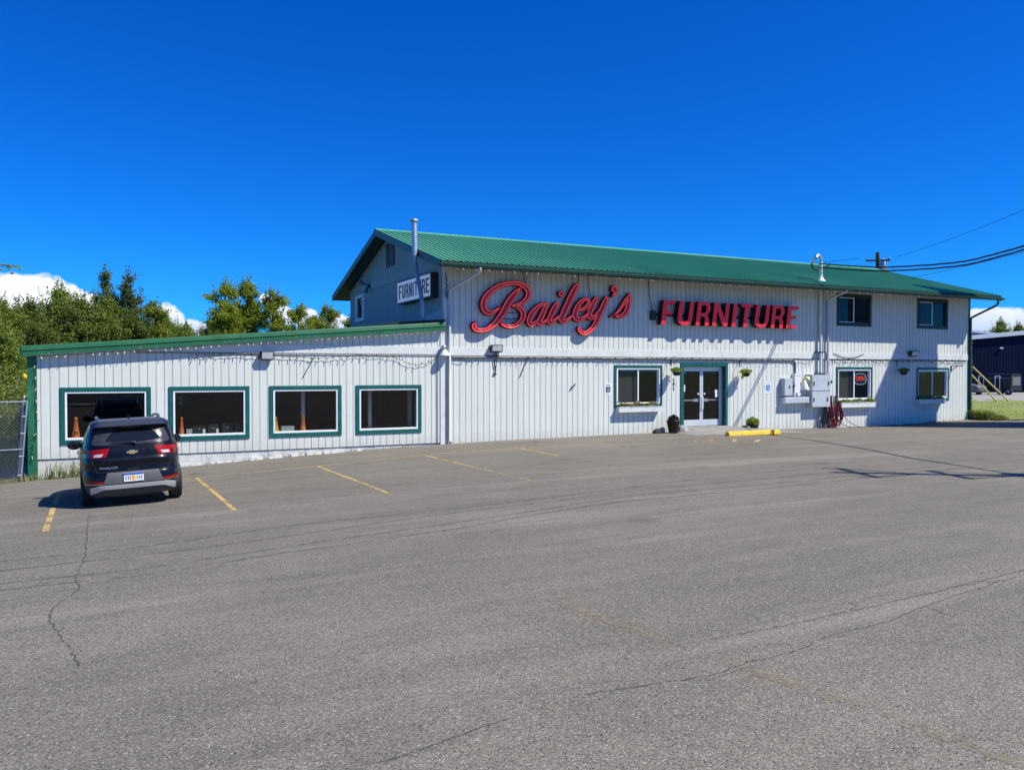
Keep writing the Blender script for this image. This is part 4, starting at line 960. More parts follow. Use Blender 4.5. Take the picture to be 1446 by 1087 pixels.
# loose leads hanging on the siding
for lab, pts in [('thin slanting lead on the wing wall above the third window', [(5.62,-.04,2.42), (5.45,-.03,2.1), (5.26,-.03,1.75)]),
                 ('thin slanting lead below the cursive sign', [(12.93,-.04,2.37), (12.78,-.03,2.05), (12.64,-.03,1.73)]),
                 ('dark lead sagging on the white band beside the two tall pipes', [(27.55,-.05,2.72), (28.1,-.05,2.56), (28.8,-.05,2.54), (29.4,-.05,2.70)])]:
    b = MB(); b.tube(spline(pts, 6), .012, 5); b.build('loose_lead', BLACK, top=(lab, 'wire'))
b = MB(); b.tube(spline([(14.70,-.01,1.36), (14.72,-.09,1.40), (14.79,-.10,1.46), (14.86,-.01,1.49)], 5), .022, 6); b.build('wall_hook', BLACK, top=('small black hook on the plain siding beside the accessible parking sign', 'hook'))
pl_h = MB(); pl_h.tube([(35.2,-.01,2.18), (35.5,-.42,2.2)], .016, 5); pl_h.box(35.17, 35.23, -.03, -.002, 1.95, 2.2); pl_h.tube([(35.2,-.02,1.98), (35.36,-.24,2.18)], .014, 5)
pl_h.build('plant_hook', BLACK, top=('empty black plant bracket beside the last window', 'bracket'))

# ------------------------------------------------------------------ small signs and numbers
def access_sign(x0, x1, z0, z1, ink, label):
    t = thing('parking_sign', ((x0+x1)/2, -.005, z0), label, 'sign', 'accessible parking signs')
    b = MB(); b.box(x0, x1, -.008, -.002, z0, z1); b.build('plate', PAPER, t)
    cx = (x0+x1)/2; h = z1-z0; cz = z0+h*.5; r = (x1-x0)*.33; y = -.0105
    b = MB(); b.box(cx-r*1.05, cx+r*1.05, -.0095, -.0085, cz-r*1.15, cz+r*1.15); b.build('symbol_field', ink, t)
    b = MB(); m = r*.95
    b.lathe((cx-m*.1, y, cz+m*.8), [(m*.17, 0), (m*.17, .001)], 'y', 10)
    b.tube([(cx-m*.1, y, cz+m*.6), (cx-m*.05, y, cz), (cx+m*.38, y, cz), (cx+m*.55, y, cz-m*.65), (cx+m*.75, y, cz-m*.65)], m*.09, 5)
    b.tube([(cx+m*.42*math.cos(a)-m*.02, y, cz-m*.28+m*.5*math.sin(a)) for a in [math.radians(q) for q in range(110, 331, 20)]], m*.08, 5)
    b.tube([(cx-m*.08, y, cz+m*.3), (cx+m*.3, y, cz+m*.28)], m*.08, 5)
    b.build('wheelchair_symbol', PAPER, t)
    b = MB(); b.box(cx-r*.9, cx+r*.9, -.0095, -.0085, z1-h*.16, z1-h*.10); b.box(cx-r*.7, cx+r*.7, -.0095, -.0085, z0+h*.12, z0+h*.16); b.build('text_bar', ink, t)
access_sign(16.11, 16.39, 1.06, 1.51, NAVY_PRINT, 'white accessible parking sign with dark symbol beside the first flower-box window')
access_sign(23.77, 24.08, 1.04, 1.52, BLUE_PRINT, 'white accessible parking sign with light blue symbol beside the meter boxes')
t = thing('house_number', (19.2, -.01, 1.22), 'three black house number digits one above another beside the door', 'house number')
for ch, z in (('1', 1.62), ('8', 1.45), ('1', 1.28)):
    vs, fc = outline_mesh(None, .012, ch, .17, .008); b = MB(); add_outline(b, vs, fc, lambda x, y, q: (19.2+x, -.010-q, z+y)); b.build('digit', BLACK, t)

# ------------------------------------------------------------------ electrical gear by the second window
ec = thing('electrical_cabinet', (26.6, -.15, .44), 'large grey double-door electrical cabinet beside the OPEN sign window', 'cabinet')
b = MB(); b.box(26.03, 27.10, -.30, -.003, .45, 1.79); b.build('cabinet_body', GREY_BOX, ec, bevel=.01)
for z0, z1, x1 in ((1.135, 1.775, 27.09), (.465, 1.10, 27.02)):
    b = MB(); b.box(26.045, x1, -.325, -.301, z0, z1); o = b.build('door', GREY_BOX, ec, bevel=.006); WORLD_AT[o.name] = WORLD_AT[ec.name]
    for hx in (26.13, x1-.12):
        b = MB(); b.box(hx-.014, hx+.014, -.355, -.326, (z0+z1)/2-.09, (z0+z1)/2+.07); b.build('latch', BLACK, o)
b = MB(); b.box(25.98, 27.14, -.31, -.003, 1.792, 1.81); b.build('drip_lid', GREY_BOX, ec)
mb_ = thing('meter_box', (24.83, -.11, .94), 'pale grey tall meter box at the end of the long conduit', 'meter box')
b = MB(); b.box(24.60, 25.05, -.22, -.003, .94, 1.66); b.build('box_body', GREY_BOX, mb_, bevel=.008)
b = MB(); b.box(24.61, 25.04, -.235, -.221, .96, 1.64); b.build('cover', GREY_BOX, mb_, bevel=.005)
b = MB(); b.box(24.86, 24.89, -.26, -.236, 1.25, 1.36); b.build('latch', BLACK, mb_)
b = MB(); b.lathe((25.12,-.12,1.36), [(.075,-.10), (.08,-.06), (.08,.02), (.05,.06)], 'y', 12); b.box(25.06, 25.18, -.10, -.003, .96, 1.5); b.build('meter_dial', BLACK, mb_)
dbx = thing('disconnect_box', (25.37, -.1, .88), 'narrow white switch box between meter box and cabinet', 'switch box')
b = MB(); b.box(25.20, 25.52, -.19, -.003, .90, 1.76); b.build('box_body', WHITE_METAL, dbx, bevel=.008)
b = MB(); b.prism([(25.18,1.765), (25.54,1.765), (25.48,1.86), (25.24,1.86)], 'y', -.2, -.003); b.build('hood', WHITE_METAL, dbx)
b = MB(); b.box(25.30, 25.46, -.26, -.192, .93, 1.08); b.build('outlet_cover', WHITE_METAL, dbx)
tr = thing('wire_trough', (25.3, -.12, .62), 'long low white wiring trough below the meter box', 'wiring trough')
b = MB(); b.box(24.60, 25.95, -.25, -.003, .63, .88); b.build('trough_body', WHITE_METAL, tr, bevel=.008)
b = MB(); b.box(24.62, 25.93, -.262, -.251, .65, .86); b.build('cover', GREY_BOX, tr, bevel=.004)
for x in (24.75, 25.16, 25.6):
    b = MB(); b.tube([(x,-.10,.87), (x,-.10,.96)], .035, 8); b.build('nipple', CONDUIT, tr)
jl = thing('jar_lamp', (25.78, -.2, 1.2), 'old lamp with cream globe and white cone shade beside the grey cabinet', 'lamp')
b = MB(); b.lathe((25.86,-.22,1.62), [(.03,-.12), (.09,-.09), (.12,-.03), (.12,.04), (.08,.10), (.03,.12)], seg=14); b.build('globe', M('cream_globe', (.72,.70,.36), .35, var=.2, scale=12), jl)
b = MB(); b.lathe((25.72,-.22,1.17), [(.19,0), (.19,.03), (.07,.34), (.04,.40)], seg=14); b.build('cone_shade', WHITE_METAL, jl)
b = MB(); b.tube([(25.86,-.22,1.56), (25.84,-.1,1.5), (25.84,-.003,1.5)], .025, 6); b.tube([(25.72,-.22,1.55), (25.8,-.2,1.56)], .03, 6); b.build('arm', GALV, jl)
vb = MB(); vb.lathe((27.36,-.06,1.50), [(.075,-.05), (.08,0), (.04,.05)], 'y', 12); vb.tube([(27.36,-.08,1.50), (27.30,-.1,1.42), (27.2,-.06,1.42)], .018, 6)
vb.build('hose_tap', BLACK, top=('small dark round tap on the siding beside the grey cabinet', 'tap'))
# service mast through the eave
sm = thing('service_mast', (26.86, -.15, 1.80), 'thick pale service mast rising from the grey cabinet through the eave', 'mast')
b = MB(); b.tube([(26.72,-.12,1.80), (26.72,-.12,6.52)], .062, 12); b.build('mast_pipe', WHITE_METAL, sm)
b = MB(); b.tube([tuple(v) for v in spline([(26.72,-.12,6.52), (26.71,-.12,6.64), (26.62,-.12,6.74), (26.48,-.14,6.76), (26.38,-.16,6.66)], 5)], [.062]*10+[.075]*6+[.085]*5, 12); b.build('weatherhead', GALV, sm)
b = MB(); b.lathe((26.72,-.12,roof_z(-.12)-.02), [(.20,0), (.17,.05), (.09,.16), (.08,.2)], seg=14); b.build('roof_boot', WHITE_METAL, sm)
b = MB(); b.box(26.45, 26.96, -.19, -.003, 2.72, 2.76); b.box(26.5, 26.92, -.19, -.003, 1.81, 1.87); b.build('strap', BLACK, sm)
b = MB(); b.tube([(26.88,-.06,1.8), (26.88,-.06,5.4)], .028, 8); b.build('ground_conduit', CONDUIT, sm)
# cords and hoses hung under the cabinet
b = MB()
for k, (dx, dz, r) in enumerate([(0,0,.0), (.05,-.04,.02), (-.05,.03,.03), (.09,.05,.01)]):
    b.tube(spline([(26.88+dx,-.22,.46), (26.80+dx,-.24,.15), (26.72+dx,-.25,-.18+dz), (26.80+dx,-.27,-.36), (26.93+dx,-.27,-.28+dz), (26.96+dx,-.24,.0), (26.92+dx,-.22,.44)], 6), .017, 6)
b.build('cable_loops', BLACK, top=('loops of black cable hanging under the grey cabinet', 'cable'))
rc_ = MB(); rr = random.Random(3)
for k in range(15):
    x = 27.18+.05*rr.random()+.02*k*(k > 8); lo = -.36+.35*rr.random()*(k % 3 == 0); w = .05+.07*rr.random(); y = -.16-.12*rr.random()
    rc_.tube(spline([(x,y,.90-.1*rr.random()), (x-w*.4,y-.02,.5), (x-w,y-.03,.1), (x-w*.6,y-.03,lo), (x+w*.3,y-.03,lo-.01), (x+w,y-.02,.15), (x+w*.5,y,.55), (x+.01,y,.92)], 6), .016, 5)
for k in range(13):
    x = 27.66+.07*rr.random(); w = .10+.12*rr.random(); y = -.16-.12*rr.random(); lo = -.10-.1*rr.random()-.15*(k % 4 == 0)
    rc_.tube(spline([(x,y,.66), (x-w*.6,y-.02,.3), (x-w,y-.03,lo+.15), (x-w*.3,y-.03,lo), (x+w*.5,y-.03,lo+.02), (x+w*.9,y-.02,.12), (x+w*.4,y,.4), (x,y,.68)], 6), .016, 5)
rc_.build('cord_bundle', RED_CORD, top=('dark red extension cords coiled and hung between cabinet and flower box', 'extension cord'))
gc = MB(); gc.tube(spline([(27.75,-.2,.42), (27.95,-.22,.1), (28.3,-.25,-.22), (28.8,-.35,gz(28.8,-.35)+.02), (29.5,-.4,gz(29.5,-.4)+.014), (30.4,-.3,gz(30.4,-.3)+.014), (31.2,-.2,gz(31.2,-.2)+.014)], 7), .014, 5)
gc.tube(spline([(27.6,-.25,-.1), (27.9,-.3,-.33), (28.3,-.4,gz(28.3,-.4)+.014), (28.9,-.45,gz(28.9,-.45)+.014)], 6), .014, 5)
gc.build('ground_cable', RUBBER, top=('thin black cord trailing along the foot of the wall under the flower box', 'cord'))
pv = MB(); pv.tube(spline([(27.22,-.3,.95), (27.26,-.34,.85), (27.3,-.33,.72), (27.28,-.3,.6)], 5), .03, 6); pv.build('cord_hook', GALV, top=('bent metal hook holding the red cords at the corner of the cabinet', 'hook'))

# ------------------------------------------------------------------ neon OPEN
on = thing('neon_sign', (29.42, .14, 1.36), 'oval neon window sign reading OPEN in red with blue ring', 'neon sign')
b = MB(); b.tube([(29.42+.37*math.copysign(abs(math.cos(a))**.75, math.cos(a)), .17, 1.605+.235*math.copysign(abs(math.sin(a))**.75, math.sin(a))) for a in [i*2*PI/36 for i in range(36)]], .022, 8, closed=True); b.build('ring_tube', emit('pale_blue_neon', (.42,.62,.85), .42), on)
vs, fc = outline_mesh(None, .012, 'OPEN', .25, .0); b = MB(); add_outline(b, vs, fc, lambda x, y, q: (29.42+x*.82, .165-q, 1.62+y*1.15)); b.build('lettering', emit('red_neon', (1., .10, .07), .85), on)
b = MB(); b.box(29.06, 29.78, .19, .205, 1.38, 1.83); b.build('backing', M('dark_acrylic', (.02,.03,.05), .3), on)

# ------------------------------------------------------------------ foliage helpers
def leaf_quad(mb, c, size, rnd, up=.3, mi=0):
    a = Vector((rnd.gauss(0,1), rnd.gauss(0,1), rnd.gauss(0,1)+up)).normalized(); b_ = a.orthogonal().normalized()
    b_ = Matrix.Rotation(rnd.random()*6.28, 3, a) @ b_; d = a.cross(b_)
    l, w = size*(.7+.6*rnd.random()), size*(.4+.25*rnd.random())
    mb.face([c-b_*l*.5, c+d*w*.5, c+b_*l*.5, c-d*w*.5], mi)
def blade(mb, p, h, w, lean, mi=0):
    p = Vector(p); s = Vector((math.cos(lean[1]+1.57), math.sin(lean[1]+1.57), 0))*w; t = Vector((math.cos(lean[1]), math.sin(lean[1]), 0))*lean[0]
    m = p+t*.35+Vector((0,0,h*.6)); e = p+t+Vector((0,0,h))
    mb.face([p-s, p+s, m+s*.7, m-s*.7], mi); mb.face([m-s*.7, m+s*.7, e], mi)
PETAL = [M('yellow_petal', (.80,.60,.03), .6), M('violet_petal', (.22,.10,.42), .6), M('white_petal', (.8,.8,.78), .6), M('orange_petal', (.75,.22,.04), .6)]
def flower_box(x0, x1, z0, z1, label, petals, dep=.23, seed=1, orange_end=False):
    t = thing('flower_box', ((x0+x1)/2, -dep/2, z0), label, 'flower box', 'white flower boxes under the windows')
    b = MB(); th = .025
    b.box(x0, x1, -dep, -dep+th, z0, z1); b.box(x0, x1, -th-.003, -.003, z0, z1-.03); b.box(x0, x0+th, -dep+th, -th-.003, z0, z1); b.box(x1-th, x1, -dep+th, -th-.003, z0, z1); b.box(x0+th, x1-th, -dep+th, -th-.003, z0, z0+th)
    b.box(x0-.012, x1+.012, -dep-.012, -dep+.02, z1+.001, z1+.018)
    b.build('planter', WHITE_TRIM, t)
    b = MB(); b.box(x0+th+.002, x1-th-.002, -dep+th+.002, -th-.005, z1-.08, z1-.03); b.build('soil', SOIL, t)
    r = random.Random(seed); b = MB()
    for k in range(900):
        x = x0+.06+(x1-x0-.12)*r.random(); hh = .10+.16*r.random()*(.6+.4*math.sin(x*9+seed))
        leaf_quad(b, Vector((x, -dep*(.05+.95*r.random()), z1-.02+hh*r.random())), .085, r)
    b.build('leaves', LEAF_D, t)
    for m in petals:
        b = MB()
        for k in range(5):
            cx = x0+.15+(x1-x0-.3)*r.random(); c = Vector((cx, -dep*(.3+.6*r.random()), z1+.03+.05*r.random()))
            for q in range(12): leaf_quad(b, c+Vector((r.gauss(0,.035), r.gauss(0,.03), r.gauss(0,.022)+.03)), .06, r)
        b.build('blossom', m, t)
    return t
flower_box(16.58, 18.50, .45, .64, 'white flower box with yellow and violet blossoms under the window beside the door', [PETAL[0], PETAL[1], PETAL[2], PETAL[3]], seed=2)
flower_box(27.86, 29.92, .40, .60, 'white flower box with sparse greenery under the OPEN sign window', [PETAL[0], PETAL[2]], seed=5)
flower_box(32.75, 34.52, .46, .66, 'half shaded flower box under the last window', [PETAL[0], PETAL[2]], seed=8)
def hanging_basket(x, z, label, seed, dark=False, trail=1):
    y = -.36
    t = thing('hanging_basket', (x, y, z-.14), label, 'hanging basket', 'hanging baskets on the shop front')
    b = MB(); b.lathe((x,y,z-.15), [(.09,0), (.13,.04), (.16,.13), (.165,.15), (.15,.155), (.145,.13)], seg=16); b.build('pot', BLACK, t)
    b = MB(); top = z+.52
    for k in range(3):
        a = k*2.1+.4; b.tube([(x+.155*math.cos(a), y+.155*math.sin(a), z), (x, y, top)], .004, 4)
    b.build('hanger', BLACK, t)
    b = MB(); b.tube(spline([(x,-.003,top-.12), (x,-.1,top+.02), (x,-.25,top+.06), (x,y,top)], 5), .010, 5); b.box(x-.02, x+.02, -.012, -.002, top-.28, top-.02); b.build('bracket', BLACK, t)
    r = random.Random(seed); b = MB()
    for k in range(330):
        a = r.random()*6.28; q = r.random()**.6*.24; h = .02+.17*r.random()*(1-q*2.2)
        leaf_quad(b, Vector((x+q*math.cos(a), y+q*math.sin(a), z+h)), .075, r)
    for k in range(110*trail):
        s = r.random(); leaf_quad(b, Vector((x-.16-.10*s+r.gauss(0,.03), y-.05+r.gauss(0,.03), z+.05-.30*s*trail)), .06, r)
    b.build('foliage', LEAF_B if not dark else LEAF_D, t)
hanging_basket(19.06, 1.93, 'black hanging basket with spreading foliage between window and door', 3, trail=0)
hanging_basket(22.44, 1.88, 'black hanging basket with a trailing shoot on the far side of the door', 4)
hanging_basket(31.52, 1.93, 'dark hanging basket in the big shadow between the two end windows', 6, True, 0)
bw = MB(); bw.tube(spline([(32.2,-.05,2.46), (32.24,-.08,2.2), (32.22,-.10,1.98), (32.05,-.2,1.92), (31.7,-.3,1.93)], 5), .012, 5); bw.build('basket_wire', BLACK, top=('black wire looping down beside the dark hanging basket', 'wire'))
def pot_plant(x, y, label, seed, pr, ph, bush, fol):
    z = gz(x, y)+.02
    t = thing('potted_plant', (x, y, z), label, 'potted plant', 'black pots by the door')
    b = MB(); b.lathe((x,y,z), [(pr*.68,0), (pr*.7,.02), (pr*.97,ph-.04), (pr*1.05,ph-.04), (pr*1.05,ph), (pr*.92,ph), (pr*.9,ph-.05)], seg=18); b.build('pot', BLACK, t)
    r = random.Random(seed); b = MB()
    for k in range(620):
        a = r.random()*6.28; q = r.random()**.5*bush; h = r.random()*bush*1.35*(1-.5*(q/bush))
        leaf_quad(b, Vector((x+q*math.cos(a), y+q*math.sin(a), z+ph-.03+h)), .075, r)
    b.build('foliage', fol, t)
pot_plant(18.87, -.42, 'large black tapered pot with low dark plants on the near side of the door', 11, .25, .46, .20, leaf_material('dark_pot_leaf', (.018,.030,.012), (.055,.075,.028), .2))
pot_plant(22.72, -.45, 'leafy green shrub in a black pot on the far side of the door', 12, .24, .26, .26, LEAF_B)
b = MB(); b.lathe((22.42,-.42,gz(22.4,-.4)+.02), [(.16,0), (.2,.05), (.19,.16), (.1,.2)], seg=12); b.build('low_bowl', BLACK, top=('low black bowl beside the leafy shrub pot', 'bowl'))
def stone(x, y, sx, sy, sz, mat, label):
    bm = bmesh.new(); bmesh.ops.create_icosphere(bm, subdivisions=3, radius=1)
    for v in bm.verts:
        n = 1+.30*mnoise.noise(v.co*1.6+Vector((x, y, 0))); v.co = Vector((v.co.x*sx*n, v.co.y*sy*n, max(-.2, v.co.z)*sz*n))
    me = bpy.data.meshes.new('garden_stone'); bm.to_mesh(me); bm.free(); me.materials.append(mat)
    for p in me.polygons: p.use_smooth = True
    o = bpy.data.objects.new('garden_stone', me); o.location = (x, y, gz(x, y)+.03); link(o); return tag(o, label, 'stone')
GREY_STONE = M('grey_stone', (.34,.33,.31), .9, var=.3, scale=7, bump=.5)
stone(19.27, -.50, .20, .16, .26, GREY_STONE, 'rounded pale grey stone propped beside the large black pot')
stone(19.62, -.60, .16, .10, .09, M('dark_stone', (.06,.055,.05), .9), 'small flat dark stone on the landing in front of the door')
stone(18.25, -.25, .17, .10, .16, M('dark_rock', (.03,.03,.03), .9), 'small dark rock at the wall beside the large black pot')

# ------------------------------------------------------------------ wheel stop
ws_ = thing('wheel_stop', (20.95, -2.36, gz(21,-2.36)), 'yellow painted concrete wheel stop with a cracked end in front of the door', 'wheel stop')
def stop_piece(xa, xb, ang, cx, cy):
    b = MB(); sec = [(-.13,0), (-.125,.05), (-.085,.155), (-.06,.17), (.06,.17), (.085,.155), (.125,.05), (.13,0)]
    z = gz(21, -2.36)+.004; n = len(sec); c_, s_ = math.cos(ang), math.sin(ang); vs = []
    st = [(xa,.93), (xa+.04,1), (xb-.04,1), (xb,.93)]
    for xx, k in st:
        for y, h in sec: vs.append((cx+(xx-cx)*c_-y*k*s_, cy+(xx-cx)*s_+y*k*c_, z+h*k))
    b.mesh(vs, [(j*n+i, j*n+(i+1) % n, (j+1)*n+(i+1) % n, (j+1)*n+i) for j in range(3) for i in range(n)]+[tuple(range(n))[::-1], tuple(range(3*n, 4*n))])
    return fixn(b.build('stop_piece', YELLOW, ws_, bevel=.012))
stop_piece(19.78, 21.78, -.02, 20.9, -2.36); stop_piece(21.82, 22.18, .10, 22.0, -2.38)

# ------------------------------------------------------------------ goods in the wing windows
def cone(x, y, z, h, r, mat, label, band=None):
    t = thing('traffic_cone', (x, y, z), label, 'cone', 'cones standing behind the wing windows')
    b = MB(); b.lathe((x,y,z), [(r,.0), (r,.02), (r*.82,.03), (r*.34,h*.86), (r*.40,h*.90), (r*.42,h*.95), (r*.2,h)], seg=14); b.build('cone_body', mat, t)
    if band:
        b = MB(); b.box(x-.045, x+.045, y-r*.72, y-r*.6, z+.07, z+.19); o = b.build('label_plate', BLACK, t); WORLD_AT[o.name] = WORLD_AT[t.name]
        b = MB(); b.tube([(x+.022*math.cos(a), y-r*.73, z+.13+.03*math.sin(a)) for a in [i*.5236 for i in range(12)]], .006, 5, closed=True); b.build('ring_mark', AMBER, o)
LZ = .107
cone(-.84, .34, LZ, .58, .125, ORANGE, 'orange cone with black ring mark in the window behind the car', True)
cone(1.86, .36, LZ, .52, .085, ORANGE, 'slim orange cone with a rounded top beside dark drawer fronts')
cone(4.50, .30, LZ, .46, .13, AMBER, 'amber cone at the near edge of the third wing window')
cone(5.34, .36, LZ, .50, .11, ORANGE, 'orange cone leaning by the white post in the third wing window')
for i, (x0, x1, z1, lab) in enumerate([(2.16,2.52,.34,'dark drawer cabinet next to the pale box in the second wing window'), (2.58,2.88,.37,'dark drawer cabinet between two white price cards'), (2.98,3.28,.40,'tallest dark drawer cabinet behind the second wing window'), (3.34,3.58,.39,'dark drawer cabinet at the far edge of the second wing window')]):
    t = thing('drawer_cabinet', ((x0+x1)/2, .5, LZ), lab, 'cabinet', 'drawer cabinets in the second wing window')
    b = MB(); b.box(x0, x1, .42, .62, LZ, z1); b.build('cabinet_body', M('black_lacquer', (.025,.028,.032), .4), t, bevel=.006)
    b = MB(); b.box(x0+.02, x1-.02, .405, .418, LZ+.02, z1-.02); b.build('drawer', M('dark_drawer', (.03,.034,.038), .4), t)
    b = MB(); b.tube([((x0+x1)/2-.025,.395,(LZ+z1)/2+.03), ((x0+x1)/2+.025,.395,(LZ+z1)/2+.03)], .014, 8); b.build('handle', M('brass_knob', (.75,.66,.45), .3, met=.7), t)
for x, lab in ((2.47, 'white price card leaning beside the first drawer cabinet'), (2.84, 'white price card between the middle drawer cabinets')):
    b = MB(); b.obox((x, .33, LZ+.075), (.035,0,0), (0,.003,.0), (0,.02,.075)); b.build('price_card', PAPER, top=(lab, 'card'))
PALE_BOX = M('pale_green_box', (.50,.58,.56), .6, var=.05)
for x0, x1, lab in ((1.99,2.14,'pale box beside the slim orange cone'), (4.68,5.06,'long pale box in the third wing window')):
    b = MB(); b.box(x0, x1, .28, .42, LZ, LZ+.15); b.box(x0-.005, x1+.005, .275, .425, LZ+.151, LZ+.165); b.build('storage_box', PALE_BOX, top=(lab, 'box'))
b = MB(); b.tube(spline([(1.74,.3,1.17), (1.82,.3,1.20), (1.86,.3,1.10), (1.80,.3,1.05)], 4), .012, 5); b.tube([(1.80,.3,1.05), (1.84,.3,.98)], .02, 6); b.build('window_ornament', M('greenish_ornament', (.35,.42,.30), .5), top=('small greenish ornament hanging in the second wing window', 'ornament'))

# ------------------------------------------------------------------ vehicles
class Shell:
    """car body described by horizontal slices: z -> half width, rear y, front y, squareness"""
    def __init__(s, tab): s.t = tab
    def at(s, z):
        T = s.t
        z = max(T[0][0], min(T[-1][0], z))
        for i in range(len(T)-1):
            if z <= T[i+1][0]:
                a, b = T[i], T[i+1]; p = T[max(i-1, 0)]; q = T[min(i+2, len(T)-1)]
                h = b[0]-a[0]; u = (z-a[0])/h; out = []
                for k in range(1, 5):
                    def sl(A, B): return (B[k]-A[k])/max(1e-6, B[0]-A[0])
                    d = sl(a, b); d0 = sl(p, a) if i > 0 else d; d1 = sl(b, q) if i+2 < len(T) else d
                    m0 = 0 if d0*d <= 0 else 2*d0*d/(d0+d); m1 = 0 if d1*d <= 0 else 2*d1*d/(d1+d)
                    if i == 0: m0 = d
                    if i+2 >= len(T): m1 = d
                    u2, u3 = u*u, u**3
                    out.append((2*u3-3*u2+1)*a[k]+(u3-2*u2+u)*h*m0+(-2*u3+3*u2)*b[k]+(u3-u2)*h*m1)
                return out
    def rear(s, x, z):
        W, R, F, n = s.at(z); return (R+F)/2-(F-R)/2*max(0, 1-min(1, abs(x/W))**n)**(1/n)
    def front(s, x, z):
        W, R, F, n = s.at(z); return (R+F)/2+(F-R)/2*max(0, 1-min(1, abs(x/W))**n)**(1/n)
    def side(s, y, z):
        W, R, F, n = s.at(z); return W*max(0, 1-min(1, abs((y-(R+F)/2)/((F-R)/2)))**n)**(1/n)
    def mesh(s, nz=54, na=88):
        z0, z1 = s.t[0][0], s.t[-1][0]; vs = []; fs = []
        zs = sorted(set([z0+(z1-z0)*i/nz for i in range(nz+1)]))
        for z in zs:
            W, R, F, n = s.at(z)
            for k in range(na):
                a = 2*PI*k/na; c, d = math.cos(a), math.sin(a)
                vs.append((W*math.copysign(abs(c)**(2/n), c), (R+F)/2+(F-R)/2*math.copysign(abs(d)**(2/n), d), z))
        m = len(zs)
        for j in range(m-1):
            for k in range(na): fs.append((j*na+k, j*na+(k+1) % na, (j+1)*na+(k+1) % na, (j+1)*na+k))
        fs.append(tuple(range(na))[::-1]); fs.append(tuple(range((m-1)*na, m*na)))
        return vs, fs
    def P(s, which, u, z, off):
        """point on the shell with normal offset; u = x for rear/front, y for sides"""
        e = .004
        def p(u, z):
            if which == 'rear': return Vector((u, s.rear(u, z), z))
            if which == 'front': return Vector((u, s.front(u, z), z))
            sg = 1 if which == 'side+' else -1
            return Vector((sg*s.side(u, z), u, z))
        a = p(u+e, z)-p(u-e, z); b = p(u, z+e)-p(u, z-e); n = a.cross(b).normalized()
        q = p(u, z); c = Vector((0, 2.1, .8))
        if n.dot(q-c) < 0: n = -n
        return q+n*off
    def patch(s, mb, which, fn, nu, nv, off, inner=-.03, mi=0):
        """raised skin over a (u,v) in [0,1]^2 map fn -> (coordinate, z), closed round the edge"""
        base = len(mb.v); out = []; inn = []
        for j in range(nv+1):
            for i in range(nu+1):
                a, z = fn(i/nu, j/nv); out.append(s.P(which, a, z, off)); inn.append(s.P(which, a, z, inner))
        m = nu+1; fs = [(j*m+i, j*m+i+1, (j+1)*m+i+1, (j+1)*m+i) for j in range(nv) for i in range(nu)]
        mb.mesh(out, fs, mi, True)
        ring = [i for i in range(nu+1)]+[j*m+nu for j in range(1, nv+1)]+[nv*m+i for i in range(nu-1, -1, -1)]+[j*m for j in range(nv-1, 0, -1)]
        e = [out[k] for k in ring]+[inn[k] for k in ring]; L = len(ring)
        mb.mesh(e, [(k, (k+1) % L, L+(k+1) % L, L+k) for k in range(L)], mi)
def quad(a, b, c, d):
    """corners lower-left, lower-right, upper-right, upper-left"""
    return lambda u, v: tuple((a[k]*(1-u)+b[k]*u)*(1-v)+(d[k]*(1-u)+c[k]*u)*v for k in (0, 1))
def rounded(q, r=.12):
    """softens the corners of a patch map"""
    def f(u, v):
        du, dv = abs(2*u-1), abs(2*v-1)
        k = 1-r*(du**6)*(dv**6)
        return q(.5+(u-.5)*k, .5+(v-.5)*k)
    return f
def car_paint(name, col):
    m, nt, nd, lk = nodes(name)
    out = N(nt, 'ShaderNodeOutputMaterial'); p = N(nt, 'ShaderNodeBsdfPrincipled')
    v = coords(nt); n = N(nt, 'ShaderNodeTexNoise', Scale=3.5, Detail=5.); lk.new(v, n.inputs['Vector'])
    n2 = N(nt, 'ShaderNodeTexNoise', Scale=40., Detail=3.); lk.new(v, n2.inputs['Vector'])
    c = mixc(nt, ramp(nt, n.outputs['Fac'], [(.45, 0.), (.75, .10)]), col, (.05,.05,.05))
    g = N(nt, 'ShaderNodeNewGeometry'); gs = N(nt, 'ShaderNodeSeparateXYZ'); lk.new(g.outputs['Normal'], gs.inputs[0])
    c = mixc(nt, ramp(nt, gs.outputs[2], [(.90, 0.), (.99, .28)]), c, (.24,.235,.225))   # dust plus the roof's sun glint, painted grey on what faces up
    lk.new(c, p.inputs['Base Color']); p.inputs['Coat Weight'].default_value = .35; p.inputs['Specular IOR Level'].default_value = .15; p.inputs['Coat Roughness'].default_value = .05
    lk.new(ramp(nt, n2.outputs['Fac'], [(.3, .22), (.7, .4)]), p.inputs['Roughness']); lk.new(p.outputs[0], out.inputs['Surface']); return m
PAINT = car_paint('black_blue_car_paint', (.003,.004,.008)); SILVER_PAINT = car_paint('dark_silver_car_paint', (.13,.13,.14))
CLAD = M('dark_grey_cladding', (.055,.057,.06), .65, var=.15)
CAR_GLASS = M('tinted_car_glass', (.010,.011,.012), .04, var=.1, spec=.6)
CAR_GLASS_DUSTY = M('dusty_tinted_glass', (.042,.042,.042), .22, var=.3, scale=6, spec=.6)
LAMP_RED = M('red_lamp_lens', (.30,.006,.004), .2, var=.15, scale=20, spec=.3)
LAMP_DARK = M('smoked_lamp_lens', (.10,.006,.01), .12, var=.2, coat=.6)
LAMP_CLEAR = M('clear_lamp_lens', (.50,.47,.47), .15, var=.1, coat=.5)
CHROME = M('chrome', (.75,.75,.76), .18, met=1., var=.02)
GOLD = M('gold_emblem', (.72,.45,.12), .3, met=.6, var=.05)
SATIN = M('satin_silver', (.55,.56,.58), .42, met=.45, var=.05)
